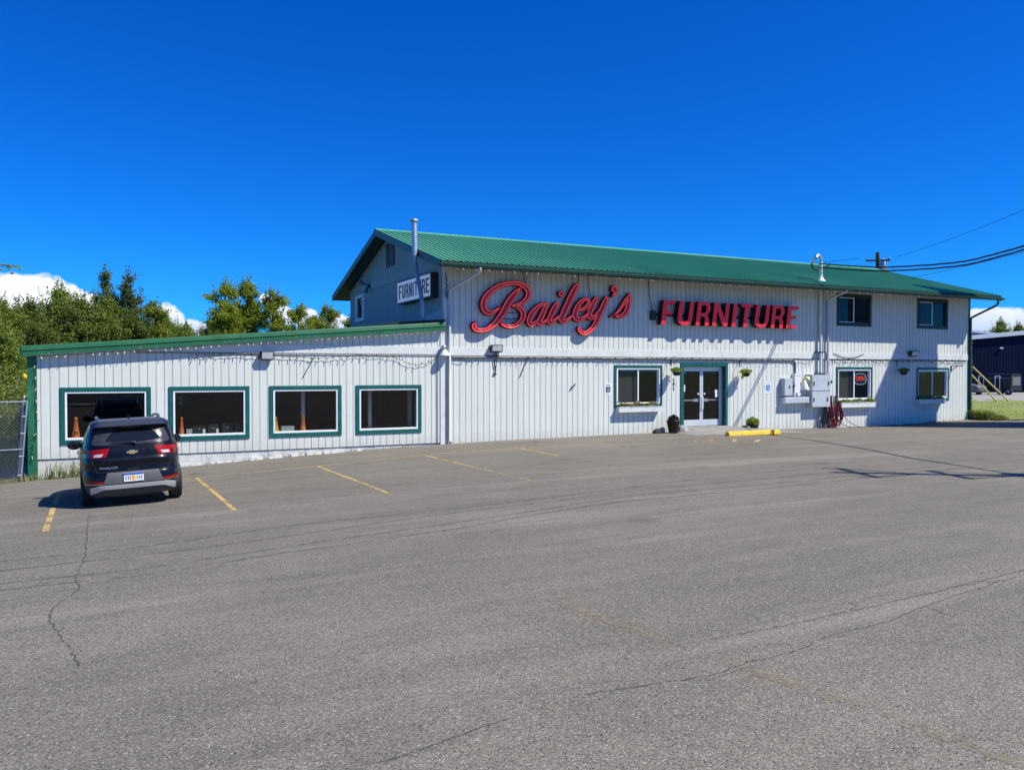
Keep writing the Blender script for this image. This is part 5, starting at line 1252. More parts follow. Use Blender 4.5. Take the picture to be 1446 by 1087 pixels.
TYRE = M('tyre_rubber', (.016,.016,.017), .8, var=.3, scale=30)
RIM = M('dark_alloy', (.12,.12,.13), .35, met=.8)
PLATE_BLUE = M('plate_blue', (.03,.10,.42), .4); PLATE_GOLD = M('plate_gold', (.80,.36,.04), .4); PLATE_INK = M('plate_ink', (.22,.22,.33), .5)
def wheel(root, x, y, r=.345, w=.235):
    b = MB(); sg = 1 if x > 0 else -1
    b.lathe((x, y, r), [(r*.62,-w/2*.9), (r*.80,-w/2), (r*.95,-w/2*.94), (r,-w/2*.7), (r*1.0,-w*.12), (r*.985,-w*.10), (r*.985,-w*.07), (r,-w*.05), (r,w*.05), (r*.985,w*.07), (r*.985,w*.10), (r,w*.12), (r,w/2*.7), (r*.95,w/2*.94), (r*.80,w/2), (r*.62,w/2*.9)], 'x', 30)
    o = b.build('wheel', TYRE, root, local=True)
    b = MB(); xo = x+sg*w*.44
    b.lathe((xo, y, r), [(r*.63,-.02*sg), (r*.64,.01*sg), (r*.58,.0)], 'x', 24)
    for k in range(5):
        for dd in (-.11, .11):
            a = k*2*PI/5+dd; b.obox((xo, y+math.cos(a)*r*.32, r+math.sin(a)*r*.32), (.012,0,0), (0, math.cos(a)*r*.31, math.sin(a)*r*.31), (0, -math.sin(a)*.016, math.cos(a)*.016))
    b.lathe((xo, y, r), [(.05,-.02*sg), (.05,.014*sg), (.03,.018*sg)], 'x', 12)
    b.build('rim', RIM, o, local=True)
def body_mesh(root, sh, mat, axles, r=.37, split=.42):
    vs, fs = sh.mesh(); me = bpy.data.meshes.new('body'); me.from_pydata(vs, [], fs); me.update()
    o = bpy.data.objects.new('body', me); link(o, root)
    mb = MB()
    for y in axles:
        for s_ in (-1, 1): mb.lathe((s_*.92, y, .345), [(r,-.30), (r,.30)], 'x', 32)
    cut = mb.build('arch', CLAD, None, loc=(0,0,0)); cut.parent = root; fixn(cut)
    md = o.modifiers.new('arch', 'BOOLEAN'); md.operation = 'DIFFERENCE'; md.object = cut; md.solver = 'EXACT'
    dg = bpy.context.evaluated_depsgraph_get(); dg.update()
    new = bpy.data.meshes.new_from_object(o.evaluated_get(dg), depsgraph=dg)
    o.modifiers.clear(); o.data = new; bpy.data.objects.remove(cut)
    new.materials.clear(); new.materials.append(mat); new.materials.append(CLAD)
    for p in new.polygons:
        c = p.center; p.use_smooth = True
        lowarch = any(math.hypot(c.y-y, c.z-.345) < r+.055 and abs(c.x) > .5 for y in axles)
        p.material_index = 1 if (c.z < split or lowarch) else 0
    new.set_sharp_from_angle(angle=math.radians(35))
    WORLD_AT[o.name] = Vector((0,0,0)); return o
SUV = Shell([(.20,.78,.16,4.22,5.5), (.27,.84,.07,4.34,5.5), (.40,.885,.015,4.40,5.5), (.48,.90,.0,4.41,5.5), (.58,.905,.005,4.41,5.5), (.665,.905,.035,4.40,5.5), (.69,.903,.075,4.39,5.5), (.80,.903,.075,4.37,5.5), (.86,.903,.055,4.34,5.2),
             (.93,.90,.085,4.29,5), (1.02,.888,.105,4.12,4.8), (1.065,.875,.12,3.42,4.6), (1.12,.860,.14,3.16,4.6), (1.20,.835,.17,2.98,4.6), (1.32,.795,.225,2.72,5), (1.44,.750,.295,2.45,5), (1.53,.715,.355,2.24,4.8), (1.585,.685,.42,2.06,4.6), (1.625,.635,.54,1.90,4.2), (1.65,.53,.78,1.70,3.6)])
def ground_rot(x, y, rz, wb):
    sx = (gz(x+.8, y)-gz(x-.8, y))/1.6; sy = (gz(x, y+wb)-gz(x, y))/wb
    return (math.atan(sy), -math.atan(sx)-(.012 if wb > 2.6 else 0), rz)
cx, cyr = .40, -7.15
CAR = thing('parked_car', (cx, cyr+.0, gz(cx, cyr)+.005), 'black sport utility car parked nose in to the low wing with red tail lamps', 'car', rot=ground_rot(cx, cyr, math.radians(1.6), 2.64))
RA = .86   # rear overhang: shift so the root sits under the rear axle
class Off(Shell):
    pass
sh = Shell([(z, W, R-RA, F-RA, n) for z, W, R, F, n in SUV.t])
body = body_mesh(CAR, sh, PAINT, (0, 2.64))
for x in (-.785, .785):
    for y in (0, 2.64): wheel(CAR, x, y)
b = MB(); b.box(-.70, .70, -.55, 3.3, .19, .26); b.box(-.35, .35, -.62, -.2, .17, .22); b.tube([(-.55,-.5,.24), (.0,-.45,.22), (.55,-.5,.24)], .04, 8); b.build('underbody', BLACK, CAR, local=True)
def part(name, mat, which, fn, nu, nv, off, inner=-.02, parent=CAR):
    b = MB(); sh.patch(b, which, fn, nu, nv, off, inner); return b.build(name, mat, parent, local=True)
part('rear_window', CAR_GLASS_DUSTY, 'rear', rounded(quad((-.70,1.17), (.70,1.17), (.585,1.475), (-.585,1.475)), .06), 22, 10, .006)
def fan(u, v):
    a = math.radians(8+164*u); r = .06+.42*v; return (.03-r*math.cos(a)*1.0, 1.195+r*math.sin(a)*.62)
part('wiped_glass', CAR_GLASS, 'rear', fan, 22, 6, .010)
b = MB(); b.tube([sh.P('rear', .05, 1.185, .03), sh.P('rear', -.05, 1.20, .035), sh.P('rear', -.36, 1.205, .03)], [.018,.014,.008], 6); b.lathe(sh.P('rear', .05, 1.18, .02), [(.035,-.02), (.03,.03)], 'y', 10); b.build('rear_wiper', BLACK, CAR, local=True)
# spoiler
b = MB(); n = 16; vs = []
for i in range(n+1):
    x = -.69+1.38*i/n; k = 1-.18*(2*i/n-1)**4
    y0 = sh.rear(x*.98, 1.49)
    vs += [(x, y0-.13*k, 1.500), (x, y0-.135*k, 1.525), (x, y0+.12, 1.612-.03*(2*i/n-1)**4), (x, y0+.10, 1.47)]
b.mesh(vs, [(i*4+j, (i+1)*4+j, (i+1)*4+(j+1) % 4, i*4+(j+1) % 4) for i in range(n) for j in range(4)]+[(0,1,2,3), (n*4+3, n*4+2, n*4+1, n*4)], 0, True)
sp = fixn(b.build('spoiler', PAINT, CAR, local=True)); sp.data.set_sharp_from_angle(angle=math.radians(40))
b = MB(); b.box(-.16, .16, sh.rear(0, 1.5)-.112, sh.rear(0, 1.5)-.09, 1.488, 1.498); b.build('brake_light', LAMP_DARK, CAR, local=True)
for sgn in (-1, 1):
    q = (lambda a, b_, c, d: quad(a, b_, c, d)) 
    out = [( .46*sgn, .945), (.893*sgn, .935), (.884*sgn, 1.085), (.385*sgn, 1.105)]
    mp = quad(*out)
    tl = part('tail_lamp', LAMP_RED, 'rear', mp, 16, 5, .014)
    part('reverse_lens', LAMP_CLEAR, 'rear', quad((.53*sgn,.955), (.655*sgn,.955), (.64*sgn,1.005), (.49*sgn,1.01)), 6, 3, .018, parent=tl)
    part('smoked_lens', LAMP_DARK, 'rear', quad((.69*sgn,.955), (.875*sgn,.948), (.87*sgn,1.015), (.675*sgn,1.02)), 6, 3, .018, parent=tl)
    part('reflector', LAMP_RED, 'rear', quad((.52*sgn,.462), (.80*sgn,.475), (.80*sgn,.515), (.50*sgn,.498)), 6, 2, .012)
    part('reflector_trim', CHROME, 'rear', quad((.52*sgn,.444), (.82*sgn,.456), (.82*sgn,.466), (.52*sgn,.455)), 6, 2, .010)
part('bumper_panel', M('grey_bumper_panel', (.085,.088,.092), .5), 'rear', quad((-.52,.445), (.52,.445), (.44,.655), (-.44,.655)), 14, 4, .012)
def skid(u, v):
    x = -.72+1.44*u; e = abs(2*u-1); lo = .358-.085*max(0, (e-.72)/.28)**1.; hi = .425-.03*max(0, (e-.8)/.2)
    return (x, lo+(hi-lo)*v)
part('skid_plate', SATIN, 'rear', skid, 24, 4, .03)
b = MB(); 
for (x0, x1, z0, z1) in ((-.17,.17,.475,.635),):
    y = sh.rear(0, .55)-.028; b.box(x0, x1, y, y+.012, z0, z1)
pl = b.build('licence_plate', PAPER, CAR, local=True)
b = MB(); b.box(-.168, .168, y-.003, y-.0005, .595, .633); b.build('plate_header', PLATE_BLUE, pl, local=True)
b = MB(); b.box(-.035, .03, y-.003, y-.0005, .495, .585); b.build('plate_figure', PLATE_GOLD, pl, local=True)
b = MB()
for i, x in enumerate((-.135,-.095,-.06,.06,.098,.135)): b.box(x-.011, x+.011, y-.003, y-.0005, .505, .575)
b.build('plate_characters', PLATE_INK, pl, local=True)
bow = [(u*.9, w*.9) for u, w in [(-.115,-.022), (-.052,-.022), (-.052,-.042), (.052,-.042), (.052,-.022), (.098,-.022), (.115,.022), (.052,.022), (.052,.042), (-.052,.042), (-.052,.022), (-.098,.022)]]
yb_ = sh.rear(0, 1.015)
vs, fc = outline_mesh([bow], .012); b = MB(); add_outline(b, vs, fc, lambda x, yy, z: (x, yb_-.010-z, 1.02+yy)); em = b.build('emblem', CHROME, CAR, local=True)
vs, fc = outline_mesh([[(x*.86, yy*.70) for x, yy in bow]], .004); b = MB(); add_outline(b, vs, fc, lambda x, yy, z: (x, yb_-.019-z, 1.02+yy)); b.build('gold_inlay', GOLD, em, local=True)
vs, fc = outline_mesh(None, .006, 'TRAILBLAZER', .052, .001); b = MB(); add_outline(b, vs, fc, lambda x, yy, z: (-.42+x, sh.rear(-.42+x, .76)-.006-z, .745+yy)); b.build('badge', CHROME, CAR, local=True)
for pts in [[(-.80,.925), (-.4,.90), (0,.895), (.4,.90), (.80,.925)], [(-.62,.672), (-.3,.668), (.3,.668), (.62,.672)], [(-.62,.672), (-.66,.80), (-.70,.915)], [(.62,.672), (.66,.80), (.70,.915)]]:
    b = MB(); b.tube([sh.P('rear', x, z, .001) for x, z in [tuple(q)[:2] for q in spline([(a, c_, 0) for a, c_ in pts], 6)]], .0045, 4); b.build('panel_gap', RUBBER, CAR, local=True)
b = MB(); b.box(-.10, .10, sh.rear(0, .685)-.012, sh.rear(0, .685)+.03, .675, .715); b.build('boot_handle', BLACK, CAR, local=True)
for sgn, wh in ((-1, 'side-'), (1, 'side+')):
    part('side_window', CAR_GLASS, wh, quad((.0+.02,1.12), (2.12,1.10), (1.28,1.47), (.02,1.475)), 20, 6, .005)
    part('rear_quarter_window', CAR_GLASS, wh, quad((-.40,1.16), (-.06,1.13), (-.04,1.46), (-.22,1.455)), 6, 4, .005)
    b = MB(); b.prism([(.0,1.08), (.14,1.06), (.17,1.10), (.165,1.175), (.12,1.20), (.02,1.185)], 'z', 0, 1) if False else None
    c = Vector((sgn*.99, 1.78, 1.115)); vs = []; fs = []
    m_ = MB(); bm = bmesh.new(); bmesh.ops.create_icosphere(bm, subdivisions=3, radius=1)
    for v in bm.verts:
        vs.append(c+Vector((v.co.x*.14, v.co.y*.08, v.co.z*.095)))
    fs = [tuple(v.index for v in f.verts) for f in bm.faces]; bm.free(); m_.mesh(vs, fs, 0, True)
    mo = m_.build('wing_mirror', PAINT, CAR, local=True)
    m2 = MB(); m2.obox(c+Vector((0,-.055,0)), (.095,0,0), (0,.016,0), (0,0,.058)); m2.build('mirror_glass', CAR_GLASS, mo, local=True)
    m2 = MB(); m2.tube([c+Vector((-sgn*.10,.02,-.03)), c+Vector((-sgn*.22,.06,-.06))], .03, 8); m2.build('mirror_arm', BLACK, mo, local=True)
    r_ = MB(); pts = []
    for i in range(13):
        t_ = i/12; y_ = -.28+2.0*t_; hgt = 1.69-.07*(2*t_-1)**4
        pts.append((sgn*(.565-.03*(2*t_-1)**2), y_, hgt if 0 < i < 12 else 1.565))
    r_.tube(pts, .026, 8); r_.build('roof_rail', M('satin_rail', (.22,.23,.27), .3, met=.7), CAR, local=True)
    d_ = MB(); d_.tube([sh.P(wh, .75, .98, .03), sh.P(wh, .95, .985, .03)], .014, 6); d_.tube([sh.P(wh, 1.75, .965, .03), sh.P(wh, 1.95, .97, .03)], .014, 6); d_.build('door_handle', PAINT, CAR, local=True)
part('windscreen', CAR_GLASS, 'front', rounded(quad((-.74,1.12), (.74,1.12), (.60,1.50), (-.60,1.50)), .06), 20, 8, .005)
part('grille', BLACK, 'front', quad((-.62,.55), (.62,.55), (.70,.82), (-.70,.82)), 14, 4, .01)
for sgn in (-1, 1): part('head_lamp', LAMP_CLEAR, 'front', quad((.56*sgn,.70), (.82*sgn,.70), (.84*sgn,.80), (.56*sgn,.78)), 6, 3, .012)
b = MB(); b.prism([(-.03,1.62), (.10,1.635), (.02,1.715), (-.012,1.72)], 'x', -.016, .016); b.build('roof_antenna', PAINT, CAR, local=True)

# ------------------------------------------------------------------ chain-link gate at the wing corner
gt = thing('chain_link_gate', (-3.6, -.02, gz(-3.6, 0)), 'leaning galvanised chain-link gate beside the green corner board', 'gate')
ZT, ZB = 1.14, -1.02
b = MB(); b.tube([(-2.12,-.05,ZB), (-1.955,-.05,ZT+.03)], .024, 8); b.tube([(-5.3,-.02,ZB-.2), (-5.3,-.02,ZT)], .024, 8)
b.tube([(-5.3,-.03,ZT), (-1.95,-.05,ZT)], .024, 8); b.tube([(-5.3,-.03,ZB-.12), (-2.12,-.05,ZB+.03)], .02, 8); b.tube([(-5.3,-.03,-.16), (-2.05,-.05,-.11)], .02, 8)
b.build('gate_frame', GALV, gt)
b = MB(); p_ = .088
n = int((ZT-ZB+3.3)/p_)
for k in range(-2, n+2):
    for sg in (1, -1):
        # wires z = sg*(x) + c clipped to the gate
        pts = []
        x0, x1 = -5.28, -2.07; z0, z1 = ZB+.02, ZT-.02
        c = z0+k*p_-(sg*x0 if sg > 0 else -x1*1) if sg > 0 else z0+k*p_+x0
        def zz(x): return sg*x+c
        if sg > 0: c = z0-(x1-x0)+k*p_-x0
        else: c = z0+k*p_+x0
        xa, xb = x0, x1
        if sg > 0: xa, xb = max(x0, z0-c), min(x1, z1-c)
        else: xa, xb = max(x0, c-z1), min(x1, c-z0)
        if xb-xa > .03:
            m_ = 2
            b.tube([(xa,-.04+.004*sg, sg*xa+c), (xb,-.04+.004*sg, sg*xb+c)], .0036, 4, cap=False)
b.build('wire_mesh', M('dull_fence_wire', (.22,.23,.24), .5, met=.5), gt)
for z in (-.8,-.3,.3,.75):
    b = MB(); b.tube([(-2.09+.07*(z+1),-.05,z), (-2.2+.07*(z+1),-.05,z)], .03, 6); b.build('clamp', GALV, gt)
gp = thing('fence_post', (-2.16, .06, ZB), 'thin galvanised post leaning behind the chain-link gate', 'fence post')
b = MB(); b.tube([(-2.19,.06,ZB-.1), (-2.03,.06,1.25)], .030, 10); b.build('tube', GALV, gp)
b = MB(); b.lathe((-2.03,.06,1.24), [(.045,0), (.045,.03), (.02,.06)], seg=10); b.build('cap', GALV, gp)

# ------------------------------------------------------------------ grass
def tufts(name, spots, mat, kind='stuff', seed=1):
    r = random.Random(seed); b = MB()
    for (x, y, rad, n, h, w) in spots:
        for k in range(n):
            a = r.random()*6.28; q = rad*r.random()**.5; px, py = x+q*math.cos(a), y+q*math.sin(a)*.6
            hh = h*(.45+.8*r.random()); blade(b, (px, py, gz(px, py)-.01), hh, w*(.7+.6*r.random()), (hh*(.15+.55*r.random()), r.random()*6.28))
    return tag(b.build(name, mat), kind='stuff')
sp_ = [(-1.5+.16*i, -.16-.1*((i*7) % 3)/3, .16, 26, .28+.30*((i*5) % 7)/7, .010) for i in range(11)]
tufts('weeds', sp_+[(-1.95,-.12,.25,60,.22,.010), (-2.4,-.25,.4,60,.2,.010), (-3.2,-.2,.5,60,.2,.012), (-4.2,-.2,.5,60,.25,.012)], DRY_BLADE, seed=4)
tufts('wall_foot_weeds', [(2.4+.55*i, -.07, .22, 9, .10, .006) for i in range(12)]+[(33.5+.25*i, -.1, .15, 6, .12, .012) for i in range(8)], DRY_BLADE, seed=9)
r = random.Random(12); b = MB()
for k in range(9000):
    x = 36.6+22*r.random()**1.25; y0 = lawn_y0(x); y1 = 2+(x-36.4)*.72; y = y0+.1+(y1-y0-.1)*r.random()
    near = max(0, 1-abs(x-37.4)/1.6)*max(0, 1-abs(y+.6)/1.3)
    if r.random() > .55+.45*mnoise.noise(Vector((x*.8, y*.8, 0))): continue
    h = (.02+.045*r.random())*(1+.5*mnoise.noise(Vector((x*.4, y*.4, 7))))
    blade(b, (x, y, gz(x, y)+.02), h, .022, (h*.6*r.random(), r.random()*6.28))
for k in range(2600):
    x = 36.5+1.3*r.random()**1.8; y = -.95+1.1*r.random()-.2*(x-36.5); h = (.15+.40*r.random())*(1-.55*(x-36.5))
    blade(b, (x, y, gz(x, y)+.02), h, .018, (h*.6*r.random(), r.random()*6.28))
tag(b.build('verge_grass', GRASS_BLADE), kind='stuff')
r = random.Random(5); b = MB()
for k in range(3500):
    x = -10+8*r.random(); y = 2+22*r.random(); h = .10+.22*r.random()
    blade(b, (x, y, far_z(x, y)-.03), h, .02, (h*.6*r.random(), r.random()*6.28))
tag(b.build('meadow_grass', GRASS_BLADE), kind='stuff')

# ------------------------------------------------------------------ trees
def limb(mb, p, d, L, r0, rnd, depth, tips, bend=.25):
    pts = [Vector(p)]; d = Vector(d).normalized(); n = 5
    for i in range(n):
        d = (d+Vector((rnd.gauss(0,bend), rnd.gauss(0,bend), rnd.gauss(0,bend*.6)+.05))*.5).normalized(); pts.append(pts[-1]+d*L/n)
    mb.tube(pts, [r0*(1-.75*i/n) for i in range(n+1)], 6, cap=False)
    tips += [(q, L) for q in pts[2:]]
    if depth > 0:
        for k in range(3):
            i = rnd.choice((2, 3, 4)); a = d.orthogonal().normalized(); a = Matrix.Rotation(rnd.random()*6.28, 3, d) @ a
            limb(mb, pts[i], d*.6+a*.7+Vector((0,0,.25)), L*.55, r0*.4, rnd, depth-1, tips, bend)
def broad_tree(name, h, cw, seed, leafm, clumps=90, per=75, leaf=.17, skirt=.12, label=None, gap=.0, point=0.):
    rnd = random.Random(seed); t = thing(name, (0,0,0), label, 'tree', 'trees behind the low wing')
    tb = MB(); tips = []
    pts = [Vector((0,0,-.3))]
    for i in range(8): pts.append(Vector((rnd.gauss(0,.05)*i*.4, rnd.gauss(0,.05)*i*.4, h*.92*(i+1)/8)))
    tb.tube(pts, [h*.022*(1-.85*i/8)+.012 for i in range(9)], 8, cap=False)
    cb = MB()
    for k in range(int(clumps*.35)):
        u = skirt+(.97-skirt)*rnd.random(); z = h*u; i = min(7, int(u/.92*8)); base = pts[i]+(pts[min(8, i+1)]-pts[i])*rnd.random()
        a = rnd.random()*6.28; env = cw*(math.sin(PI*min(1, (u-skirt*.6)/(1-skirt*.6))**.75)**.8)*(.6+.55*rnd.random())
        if point: env = env*(1-point)+point*cw*1.25*(1-u)**.75*(.55+.6*rnd.random())
        up = .4+.7*u+1.0*point
        limb(tb, base, (math.cos(a), math.sin(a), up), max(.4, env*.95), h*.008*(1.2-u), rnd, 1 if env > .8 else 0, tips)
    # leaf clumps gather round twig ends
    for p, L in tips:
        q = p; R = (.15+.24*rnd.random())*min(1.25, .55+cw*.22)
        n = int(per*.5*(.4+1.2*rnd.random())*(1 if rnd.random() > gap else .2))
        for k in range(n):
            v = Vector((rnd.gauss(0,1), rnd.gauss(0,1), rnd.gauss(0,.75)))
            leaf_quad(cb, q+v*R*.62, leaf, rnd)
    for p, L in tips:
        if rnd.random() < .13+.15*point*(p.z > h*.5):
            Ls = .25+.55*rnd.random(); dx, dy = rnd.gauss(0,.18), rnd.gauss(0,.18)
            for k in range(int(16*Ls/.5)):
                s_ = rnd.random(); w_ = .10*(1-s_*.8); leaf_quad(cb, p+Vector((dx*s_+rnd.gauss(0,w_), dy*s_+rnd.gauss(0,w_), Ls*s_*1.25+.1)), leaf*.95, rnd)
    tb.build('trunk', BARK, t); cb.build('crown', leafm, t)
    return t
def place(t, x, y, s=1., rz=0, label=None, zs=None):
    t.location = (x, y, far_z(x, y)); t.scale = (s, s, zs or s); t.rotation_euler = (0,0,rz)
    if label: t['label'] = label
    return t
def cop(t, *a, **k): return place(copy_tree(t), *a, **k)
TA = broad_tree('broadleaf_tree', 7.5, 2.3, 21, LEAF_A, 190, 60, .15, .03, label='x', gap=.14, point=.42)
TB = broad_tree('broadleaf_tree', 7.2, 2.0, 33, LEAF_D, 190, 60, .15, .02, label='x', gap=.14, point=.36)
TC = broad_tree('poplar_tree', 9.0, 1.9, 45, LEAF_B, 150, 70, .17, .06, label='x', gap=.22, point=.22)
TD = broad_tree('poplar_tree', 8.6, 1.7, 57, LEAF_B, 120, 60, .17, .08, label='x', gap=.3, point=.2)
SA = broad_tree('cottonwood_tree', 10.6, 1.7, 63, LEAF_C, 170, 44, .16, .08, label='x', gap=.3, point=.55); SB = broad_tree('cottonwood_tree', 10.3, 1.6, 71, LEAF_C, 170, 40, .16, .08, label='x', gap=.32, point=.5)
place(SA, -.3, 39.9, 1.0, .3, 'tall olive green cottonwood, tallest of the trees behind the low wing')
place(SB, 1.3, 39.2, .995, 1.3, 'ragged tall cottonwood just beside the tallest one')
# height of each crown top is measured; the ground lies near z = -1.1 there
def hs(top, h): return (top+1.1)/h
place(TA, -5.4, 31.2, hs(5.9, 7.5), .2, 'broad green tree at the far edge of the dense tree belt')
place(TB, -4.4, 33.2, hs(6.4, 7.2), 1.2, 'dark green bushy tree second in the dense belt behind the gate')
cop(TA, -2.9, 34.4, hs(6.9, 7.5), 2.2, label='round green tree before the first cloud bank')
cop(TB, -1.7, 31.8, hs(6.5, 7.2), 3.4, label='bushy tree standing just in front of the tallest cottonwood')
cop(TA, -.2, 32.8, hs(6.2, 7.5), 4.0, label='broad tree below the two tall cottonwoods')
cop(TB, 1.4, 33.2, hs(5.6, 7.2), .6, label='bushy tree at the foot of the ragged cottonwood')
cop(TD, 2.9, 39.8, hs(7.0, 8.6), 1.9, label='thin loose tree beside the ragged cottonwood with the cloud behind')
cop(TA, -6.9, 30.0, hs(6.6, 7.5), 5.1, label='green tree cut by the edge of the view above the gate')
cop(TB, -6.1, 24.5, hs(4.6, 7.2), 2.7, label='leafy tree low behind the chain-link gate')
cop(TA, -4.8, 22.6, hs(4.3, 7.5), .9, label='leafy bush-like tree behind the gate post')
cop(TB, -3.4, 25.4, hs(4.7, 7.2), 4.4, label='dense tree right behind the low end of the wing roof')
for i, (x, y, top, lab) in enumerate([(4.6,50.5,5.9,'low green tree behind the wing roof before the second cloud'), (6.3,54.5,5.8,'low green tree farther along the wing roof'), (8.6,57,5.9,'low far tree beside the bright poplars'), (3.2,46,5.3,'low bushy tree beyond the two cottonwoods'), (5.6,47,5.0,'small round tree behind the middle of the wing roof')]):
    cop((TA, TB)[i % 2], x, y, hs(top, 7.4), i*1.1, label=lab)
place(TC, 7.9, 40.3, hs(8.1, 9.0), .5, 'bright green poplar, first of three behind the wing roof')
cop(TC, 9.9, 41.5, hs(8.4, 9.0), 2.4, label='bright green poplar in the middle of three behind the wing roof')
place(TD, 11.6, 40.6, hs(8.0, 8.6), 4.1, 'open bright poplar with a bare twig, last of three')
cop(TC, 8.9, 42.6, hs(6.6, 9.0), 3.3, label='lower poplar filling the gap between the bright poplars')
for i, (x, y, top, lab) in enumerate([(14.6,45.7,7.3,'pale open tree before the cloud near the gable'), (16.8,49.5,6.6,'small pale tree between the open tree and the gable'), (18.9,53,7.9,'tall thin tree beside the back eave of the store'), (21.5,53.5,7.2,'thin tree half hidden by the store gable')]):
    cop(TD, x, y, hs(top, 8.6), i*1.7, label=lab)
for i, (x, y, top) in enumerate([(134.8,64.5,9.0), (137.2,63.3,10.2), (139.5,62.0,9.6), (131.5,66.5,8.6), (143,60,9.0)]):
    lab = ['far tree above the navy hall, first of the clump', 'tallest far tree above the navy hall', 'round far tree at the near end of the clump', 'far tree by the blue gable roof', 'far tree at the edge of the view above the navy hall'][i]
    c = cop((SA, TA, TA, SB, TB)[i], x, y, (top+.4)/(10.6, 7.5, 7.5, 10.3, 7.2)[i], i*.9, label=lab); c['group'] = 'far trees beyond the navy hall'
# bare twig over the poplars and dead snag
tw = MB(); tips = []
limb(tw, (11.0,40.2,6.6), (.1,0,1), 2.3, .03, random.Random(4), 1, tips, .15); tw.build('bare_twig', BARK, top=('bare thin branch rising above the bright poplars', 'branch'))
# hedge mass behind the gate
r = random.Random(8)
for i, (x, y, hh, lab) in enumerate([(-3.5,16.5,2.6,'dark shrub beside the wing behind the gate post'), (-5.4,18.5,3.0,'dark shrub behind the middle of the chain-link gate'), (-7.4,19.5,3.2,'dark shrub at the edge of the view behind the gate'), (-4.4,20.5,3.6,'taller dark shrub farther back behind the gate')]):
    t = thing('shrub', (x, y, far_z(x, y)), lab, 'shrub', 'shrubs behind the gate'); cb = MB(); sb = MB()
    for k in range(60):
        a = r.random()*6.28; q = r.random()**.5*1.25; z = hh*(.1+.85*r.random())*(1-.35*q/1.25); c = Vector((x+q*math.cos(a), y+q*math.sin(a), far_z(x, y)+z))
        for j in range(60): leaf_quad(cb, c+Vector((r.gauss(0,.22), r.gauss(0,.22), r.gauss(0,.2))), .15, r)
    for k in range(7):
        a = k*.9; sb.tube([(x,y,far_z(x,y)), (x+.3*math.cos(a), y+.3*math.sin(a), far_z(x,y)+hh*.45), (x+.8*math.cos(a), y+.8*math.sin(a), far_z(x,y)+hh*.8)], [.05,.03,.01], 5)
    cb.build('foliage', LEAF_D, t); sb.build('stem', BARK, t)
# tree line across the road, behind the photographer
for i in range(13):
    c = cop((TA, TB, TC, SA)[i % 4], -62+i*14+3*math.sin(i*2.1), -95+6*math.cos(i*1.7), 1.1+.2*math.sin(i*3.), i*.8, label='tree in the row across the road behind the photographer'); c['group'] = 'trees across the road'
# birch just outside the frame whose branch tip reaches in
bt = thing('birch_tree', (-3.0, -8.2, gz(-3, -8.2)), 'leafy branch tip reaching in high over the gate', 'tree')
tb = MB(); cb = MB(); rnd = random.Random(17)
tb.tube([(-5.2,-6.0,-1.2), (-5.1,-6.1,1.5), (-4.7,-6.4,3.0), (-4.2,-6.9,4.2)], [.12,.10,.07,.04], 8); 
tb.tube(spline([(-4.6,-6.5,3.2), (-3.6,-7.3,3.85), (-2.6,-8.0,3.86), (-1.9,-8.5,3.80), (-1.42,-8.75,3.74)], 5), [.04-.034*i/20 for i in range(21)], 5)
tb.build('trunk', BARK, bt)
for k in range(900):
    s_ = rnd.random(); c = Vector((-4.3,-6.8,4.0))+Vector((rnd.gauss(0,.5), rnd.gauss(0,.5), rnd.gauss(0,.5))); leaf_quad(cb, c, .08, rnd)
for k in range(170):
    s_ = rnd.random(); p = Vector((-2.9,-7.8,3.87)).lerp(Vector((-1.42,-8.75,3.73)), s_); leaf_quad(cb, p+Vector((rnd.gauss(0,.06), rnd.gauss(0,.05), rnd.gauss(0,.05)-.02)), .085, rnd)
cb.build('crown', LEAF_A, bt)

# ------------------------------------------------------------------ beyond the right end: navy hall, blue hall, trailer, van, pole, guys
nh = thing('metal_hall', (79.4, 31.7, -.45), 'long navy metal hall with a white roof edge behind the lawn', 'building', rot=(0,0,math.radians(-30)))
HT = lambda x: 5.62+.09*x if x < 26 else 5.62+.09*(52-x)
b = MB(); x = -4.
while x < 46:
    c = x+.30
    b.face([(x,0,-.3), (c-.06,0,-.3), (c-.06,0,HT(c-.06)), (x,0,HT(x))]); b.face([(c-.06,0,-.3), (c-.06,.05,-.3), (c-.06,.05,HT(c)), (c-.06,0,HT(c))])
    b.face([(c-.06,.05,-.3), (c,.05,-.3), (c,.05,HT(c)), (c-.06,.05,HT(c))]); b.face([(c,.05,-.3), (c,0,-.3), (c,0,HT(c)), (c,.05,HT(c))]); x = c
b.face([(-4,0,-.3), (-4,0,HT(-4)), (-4,24,HT(-4)), (-4,24,-.3)]); b.face([(46,0,-.3), (46,24,-.3), (46,24,HT(46)), (46,0,HT(46))]); b.build('wall', NAVY_WALL, nh, local=True)
for xa, xb in ((-4.4,26), (26,46.4)):
    b = MB(); b.prism([(xa,HT(xa)-.10), (xb,HT(xb)-.10), (xb,HT(xb)+.34), (xa,HT(xa)+.34)], 'y', -.22, -.02); b.build('roof_edge', WHITE_METAL, nh, local=True)
    b = MB(); b.prism([(xa,HT(xa)+.01), (xb,HT(xb)+.01), (xb,HT(xb)+.30), (xa,HT(xa)+.30)], 'y', -.02, 24.3); b.build('roof', WHITE_METAL, nh, local=True)
b = MB(); b.box(5.2, 5.5, -.18, -.01, 4.75, 4.9); b.build('wall_lamp', WHITE_METAL, nh, local=True)
bh = thing('blue_hall', (95, 40.3, -.45), 'pale blue gabled hall with white rake boards behind the navy hall', 'building', rot=(0,0,math.atan2(-.826, .565)))
BT = lambda x: 7.25-.156*x if x > -6 else 7.25+.156*6-.156*(-6-x)
